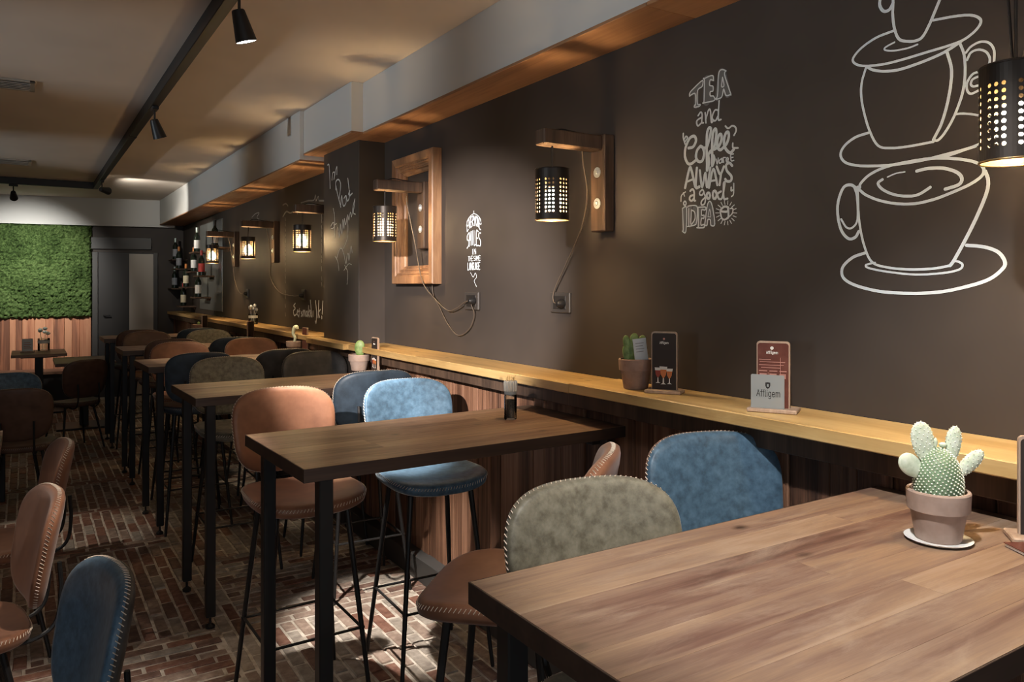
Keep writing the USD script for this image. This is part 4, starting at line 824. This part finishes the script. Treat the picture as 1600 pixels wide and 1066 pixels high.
# leafy cactus on the ledge, with a little card
t = thing('potted_cactus', 'bushy green cactus in a reddish pot on the ledge with a small card', 'cactus', (1.862, 2.105, 1.2322))
obj('pot', pot_mesh(.060, .108, .042), M_TERRA_R, t, smooth=30); obj('soil', lathe([(0, .0), (.048, 0), (.048, .007), (0, .009)], 24).apply_translation((0, 0, .086)), M_SOIL, t)
for dx, dz, sz, ln in [(-.028, .09, (.017, .010, .036), -8), (-.012, .095, (.018, .011, .044), -3), (-.030, .135, (.016, .009, .030), -6), (-.008, .150, (.018, .009, .026), 6), (.010, .100, (.016, .010, .034), 12), (.016, .150, (.017, .009, .023), 18), (-.020, .095, (.014, .010, .026), -20)]:
    pad(t, M_CACTUS_Y, None, around(dx, dz), sz, ln, AXR + dx * 900)
cd = thing('plant_card', 'small pale card stuck in the pot of the bushy cactus on the ledge', 'card', (1.862 + .018 * CA - .03 * SA, 2.105 - .018 * SA - .03 * CA, 1.2322 + .095), -32)
m = box(-.024, .024, -.0012, .0012, 0, .088, .0005); rot(m, -7, [0, 1, 0]); obj('card', m, M_CARD_PALE, cd)
for i in range(4):
    m = box(-.016, .014 - .004 * (i % 2), -.0018, -.0011, .070 - i * .010, .0725 - i * .010, .0002); obj('print_line', rot(m, -7, [0, 1, 0]), M_CHALK_M, cd)
# round-eared cactus on the third table, and the one beyond
t = thing('potted_cactus', 'single round-eared green cactus in a clay pot on the third table', 'cactus', (1.735, 4.50, 1.0852), 0)
obj('pot', pot_mesh(.064, .098, .040), M_TERRA, t, smooth=30); obj('soil', lathe([(0, .0), (.05, 0), (.05, .007), (0, .009)], 24).apply_translation((0, 0, .077)), M_SOIL, t)
pad(t, M_CACTUS_Y, None, (0, 0, .085), (.036, .011, .052), 4, AXR); pad(t, M_CACTUS_Y, None, around(.022, .09), (.008, .006, .028), 6, AXR)
t = thing('potted_cactus', 'tall pale curling cactus in a clay pot on the fourth table', 'cactus', (1.74, 5.86, 1.0852), 0)
obj('pot', pot_mesh(.062, .098, .040), M_TERRA, t, smooth=30); obj('soil', lathe([(0, .0), (.05, 0), (.05, .007), (0, .009)], 24).apply_translation((0, 0, .077)), M_SOIL, t)
obj('stem', tube(spline([around(-.004, .08), around(.004, .12), around(-.010, .155), around(-.002, .195), around(.016, .208), around(.026, .190)], 6), np.interp(np.linspace(0, 1, 31), [0, .3, .7, 1], [.010, .011, .016, .008]), 12), M_CACTUS_L, t, smooth=True)
t = thing('potted_cactus', 'dim small plant pot under the far end of the ledge', 'plant pot', (1.60, 8.95, 1.0852), 0)
obj('pot', pot_mesh(.062, .10, .040), M_TERRA_R, t, smooth=30); obj('soil', lathe([(0, .0), (.05, 0), (.05, .007), (0, .009)], 24).apply_translation((0, 0, .078)), M_SOIL, t)
pad(t, M_CACTUS_Y, None, (0, 0, .085), (.020, .011, .024), 4, AXR)

# ================================================================ menu stands
def rounded(w, h, r, t):
    """upright plate w wide (x), h high (z), t thick (y) with rounded upper corners"""
    pts = [(-w / 2, 0), (w / 2, 0)]
    for a in np.linspace(0, math.pi / 2, 6): pts.append((w / 2 - r + r * math.cos(a), h - r + r * math.sin(a)))
    for a in np.linspace(math.pi / 2, math.pi, 6): pts.append((-w / 2 + r + r * math.cos(a), h - r + r * math.sin(a)))
    m = trimesh.creation.extrude_polygon(Polygon(pts), t, engine='earcut'); v = m.vertices.copy(); m.vertices = np.stack([v[:, 0], -v[:, 2] + t / 2, v[:, 1]], 1)
    m.invert(); m.fix_normals(); return m
def facing(x, z, y): # text matrix: text plane on the stand's front (front = -y)
    T = np.eye(4); T[:3, 0], T[:3, 1], T[:3, 2], T[:3, 3] = (1, 0, 0), (0, 0, 1), (0, -1, 0), (x, y, z); return T
def menu_stand(label, loc, rz, card_mat, w=.086, h=.195, base=(.125, .075)):
    t = thing('menu_stand', label, 'menu stand', loc, rz)
    obj('base', box(-base[0] / 2, base[0] / 2, -base[1] / 2, base[1] / 2, 0, .012, .003), M_STANDWOOD, t)
    obj('frame', move(rounded(w, h, .010, .012), 0, 0, .012), M_STANDWOOD, t)
    c = obj('menu_card', move(rounded(w - .007, h - .006, .008, .0012), 0, -.0067, .0125), card_mat, t)
    return t, c
def beer_glass(c, x, z, s, mat):
    y = -.0078
    def flat(pts, m, nm, yy=y):
        q = trimesh.creation.extrude_polygon(Polygon(pts), .0004, engine='earcut'); v = q.vertices.copy(); q.vertices = np.stack([v[:, 0], yy - v[:, 2], v[:, 1]], 1); q.fix_normals(); obj(nm, q, m, c)
    flat([(x - .0105 * s, z + .046 * s), (x + .0105 * s, z + .046 * s), (x + .008 * s, z + .030 * s), (x + .002 * s, z + .020 * s), (x - .002 * s, z + .020 * s), (x - .008 * s, z + .030 * s)], mat, 'printed_drink')
    flat([(x - .0125 * s, z + .056 * s), (x + .0125 * s, z + .056 * s), (x + .0105 * s, z + .046 * s), (x - .0105 * s, z + .046 * s)], M_INK_W, 'printed_foam')
    flat([(x - .0015 * s, z + .020 * s), (x + .0015 * s, z + .020 * s), (x + .0025 * s, z + .004 * s), (x + .009 * s, z), (x - .009 * s, z), (x - .0025 * s, z + .004 * s)], M_INK_W, 'printed_stem')
def dark_menu(label, loc, rz, s=1.0):
    t, c = menu_stand(label, loc, rz, M_CARD_DARK, .090 * s, .20 * s)
    obj('printed_word', text_at('Affligem', .0080 * s, facing(0, .170 * s, -.0078), .0004, .72, True), M_INK_W, c)
    obj('printed_mark', move(rot(lathe([(0, 0), (.004, 0), (.004, .0004), (0, .0004)], 12), 90, [1, 0, 0]), 0, -.0078, .187 * s), M_INK_P, c)
    for x, z, k, m in ((-.021, .034, .95, M_BEER_R), (.019, .032, .95, M_BEER), (-.002, .030, 1.1, M_BEER)): beer_glass(c, x * s, z * s, k * s, m)
    return t, c
dark_menu('dark beer menu with three glasses, standing on the ledge beside the bushy cactus', (1.870, 1.965, 1.2322), -58)
t, c = menu_stand('red menu on a wood stand on the ledge, grey card before it', (1.862, 1.500, 1.2322), -60, M_CARD_RED, .094, .195, (.140, .085))
obj('printed_word', text_at('Affligem', .0085, facing(-.003, .170, -.0078), .0004, .72, True), M_INK_W, c)
obj('printed_mark', move(rot(lathe([(0, 0), (.005, 0), (.005, .0004), (0, .0004)], 14), 90, [1, 0, 0]), -.003, -.0078, .187), M_INK_W, c)
for i, (x0, x1, z0, z1) in enumerate([(-.040, -.006, .152, .154), (-.038, .034, .145, .147), (-.040, .030, .136, .138), (-.034, .02, .128, .130), (-.040, -.016, .118, .121), (-.010, .012, .118, .121), (.018, .038, .118, .121), (-.038, -.018, .098, .112), (-.010, .010, .096, .112), (.018, .036, .098, .112), (.020, .0215, .09, .16), (-.0145, -.0135, .09, .115)]):
    obj('print_block', box(x0, x1, -.0080, -.0074, z0, z1, .0001), M_INK_P, c)
gc = thing('table_card', 'grey card with the word Affligem leaning on the red menu stand', 'card', (1.862 + (-.012) * math.cos(math.radians(-60)) + .0295 * math.sin(math.radians(-60)), 1.500 - .012 * math.sin(math.radians(-60)) - .0295 * math.cos(math.radians(-60)), 1.2445), -60)
obj('card', rounded(.094, .098, .004, .0016), M_CARD_GREY, gc)
obj('lettering', text_at('Affligem', .0200, facing(.002, .034, -.0010), .0004, .62), M_INK, gc)
sh = trimesh.creation.extrude_polygon(Polygon([(-.007, .075), (0, .0765), (.007, .075), (.007, .066), (.0045, .060), (0, .057), (-.0045, .060), (-.007, .066)]), .0004, engine='earcut'); v = sh.vertices.copy(); sh.vertices = np.stack([v[:, 0] + .001, -.0009 - v[:, 2], v[:, 1]], 1); sh.fix_normals()
obj('emblem', sh, M_INK, gc); obj('emblem_mark', box(-.0015, .0035, -.0016, -.0012, .063, .071, .0002), M_CARD_GREY, gc)
dark_menu('dark menu stand at the right edge on the nearest table', (1.735, .735, 1.0852), -52, 1.0)
dark_menu('dark beer menu on the third table, seen nearly edge-on', (1.76, 4.30, 1.0852), -90)
t, c = menu_stand('coppery menu stand beside the curling cactus on the fourth table', (1.78, 5.72, 1.0852), -84, M_CARD_RED)
t, c = menu_stand('thin menu stand seen edge-on on the farthest bar table', (1.62, 8.72, 1.0852), 42, M_CARD_DARK)
t, c = menu_stand('brown menu stand seen edge-on on the fifth table', (1.70, 7.06, 1.0852), 40, M_CARD_DARK)
t, c = menu_stand('white menu card stand on the far pedestal table before the orange planks', (.02, 11.55, .7652), -2, M_CARD_PALE, .12, .16, (.16, .09))
for i in range(4): obj('print_block', box(-.04, .04 - .01 * (i % 2), -.0085, -.0074, .05 + i * .022, .058 + i * .022, .0002), M_INK_P, c)
t = thing('table_card', 'pale green card standing on the low dark table at the left edge', 'card', (-.185, 4.98, .7652), 2)
obj('card', rounded(.105, .105, .004, .0020), M_CARD_MINT, t); obj('foot', box(-.04, .04, -.015, .015, 0, .003, .001), M_CARD_MINT, t)
bk = thing('booklet', 'white-edged brown booklet lying at the right edge on the nearest table', 'booklet', (1.665, .70, 1.0852), -30)
obj('pages', box(-.055, .055, -.04, .04, .001, .007, .001), M_WHITE, bk); obj('cover', box(-.057, .057, -.042, .042, .007, .0085, .0005), M_CARD_RED, bk)

# ================================================================ small tableware
t = thing('pepper_grinder', 'glass pepper grinder with a clear ribbed cap on the second table', 'pepper grinder', (1.592, 2.525, 1.0852))
UsdGeom.Xformable(t).AddScaleOp().Set(Gf.Vec3f(1.12, 1.12, 1.2))
gb = obj('glass_body', lathe([(0, 0), (.0205, 0), (.022, .003), (.022, .075), (.0195, .082), (.0195, .0815), (.0205, .074), (.0205, .006), (0, .006)], 28), M_GLASS, t, smooth=30)
obj('peppercorns', lathe([(0, .0065), (.019, .0065), (.0195, .010), (.0195, .062), (0, .064)], 24), M_PEPPER, t)
obj('neck', lathe([(.0, .080), (.020, .080), (.0215, .083), (.0215, .090), (0, .090)], 24), M_CARD_GREY, t)
a = np.arange(48) * 2 * np.pi / 48; rr = .0215 + .0016 * np.cos(a * 16)
obj('cap', rings([np.stack([rr * k * np.cos(a), rr * k * np.sin(a), np.full(48, z)], 1) for k, z in ((.95, .0905), (1, .093), (1.06, .118), (1.0, .124), (.9, .125))]), M_CAP, t)
tp = random.Random(4)
obj('toothpicks', cat(*[tube([(.010 * math.cos(q), .010 * math.sin(q), .092), (.015 * math.cos(q) + tp.uniform(-.004, .004), .015 * math.sin(q), .137 + tp.uniform(-.004, .006))], .0009, 5) for q in np.linspace(0, 6.28, 12, endpoint=False)]), M_LEDGE, t)
def jar_of_things(label, loc, s=1.0, flower=True):
    t = thing('cutlery_jar', label, 'jar', loc)
    obj('jar', lathe([(0, 0), (.040 * s, 0), (.043 * s, .004), (.043 * s, .10 * s), (.041 * s, .10 * s), (.041 * s, .005), (0, .005)], 24), M_GLASS, t, smooth=30)
    obj('band', lathe([(.0432 * s, .06 * s), (.0437 * s, .06 * s), (.0437 * s, .085 * s), (.0432 * s, .085 * s)], 24), M_CARD_PALE, t)
    for i in range(5):
        q = i * 1.256; obj('stem', tube([(.01 * math.cos(q), .01 * math.sin(q), .008), (.03 * s * math.cos(q), .03 * s * math.sin(q), (.13 + .01 * i) * s)], .002, 6), M_CACTUS_Y if flower else M_STEEL, t)
        obj('blossom' if flower else 'spoon_bowl', ellipsoid(.017 * s, .015 * s, .013 * s if flower else .02 * s, 2).apply_translation((.03 * s * math.cos(q), .03 * s * math.sin(q), (.14 + .01 * i) * s)), M_DOTS if flower else M_STEEL, t, smooth=True)
jar_of_things('glass jar of white blossoms on the far pedestal table', (.20, 11.75, .7652), 1.6)
jar_of_things('glass jar with cutlery standing on the ledge between two far lamps', (1.86, 7.62, 1.2362), 1.0, False)

# ================================================================ wine bottles on little shelves at the far end of the wall
obj('wall_panel', box(1.985, 1.9995, 9.62, 11.0, 1.30, 2.42, .004), M_SLATE, None, label='grey glassy panel on the wall behind the wine bottles', cat='panel')
LBL = {'white': M_WHITE, 'cream': plain('label_cream', (.62, .56, .40), .6), 'red': plain('label_red', (.55, .06, .06), .6), 'grey': plain('label_grey', (.30, .31, .34), .6)}
CAP = {'red': plain('capsule_red', (.45, .05, .05), .35), 'orange': plain('capsule_orange', (.60, .22, .06), .35), 'silver': plain('capsule_silver', (.5, .6, .56), .3, .6), 'dark': M_IRON}
BPROF = [(0, 0), (.034, 0), (.0375, .005), (.0375, .185), (.034, .205), (.020, .228), (.0145, .245), (.0140, .30), (.0155, .302), (.0155, .312), (0, .313)]
def bottle(label, y, z, lab, cap, x=1.86, shelf=True, k=1.0):
    t = thing('wine_bottle', label, 'bottle', (x, y, z), 0, 'wine bottles on the little wall shelves')
    obj('glass', lathe([(r * k, zz * k) for r, zz in BPROF], 20), M_BOTTLE, t, smooth=35)
    obj('label', lathe([(.0378 * k, .045 * k), (.0384 * k, .046 * k), (.0384 * k, .150 * k), (.0378 * k, .151 * k)], 20), LBL[lab], t, smooth=True)
    obj('capsule', lathe([(.0152 * k, .250 * k), (.0156 * k, .252 * k), (.0168 * k, .303 * k), (.0168 * k, .3135 * k), (0, .3145 * k)], 16), CAP[cap], t, smooth=35)
    if shelf:
        s = thing('bottle_shelf', f'small wooden shelf under the {label[5:] if label.startswith("wine ") else label}', 'shelf', (0, 0, 0))
        obj('board', box(x - .07, XW, y - .16, y + .16, z - .022, z - .0005, .003), M_OLDWOOD, s)
        obj('bracket', box(XW - .02, XW, y - .12, y + .12, z - .05, z - .022, .003), M_OLDWOOD, s)
for a in [('wine bottle with silver capsule and white label, topmost in its column', 10.50, 2.045, 'white', 'silver'), ('wine bottle with orange-brown capsule and white label below the topmost', 10.72, 1.80, 'white', 'orange'), ('wine bottle with red capsule and red label', 10.20, 1.74, 'red', 'red'),
          ('wine bottle with orange capsule and cream label', 11.30, 1.60, 'cream', 'orange'), ('wine bottle with silver capsule before the grey panel', 10.42, 1.47, 'white', 'silver'), ('wine bottle with red capsule, lowest on the left', 11.50, 1.335, 'cream', 'red'),
          ('dark wine bottle nearest the lamp', 9.40, 2.06, 'grey', 'dark'), ('wine bottle in the corner, upper of three', 12.18, 2.0, 'grey', 'silver'), ('wine bottle in the corner, middle of three', 11.88, 1.86, 'grey', 'orange'), ('wine bottle in the corner, lowest of three', 12.25, 1.58, 'grey', 'silver')]:
    bottle(*a)
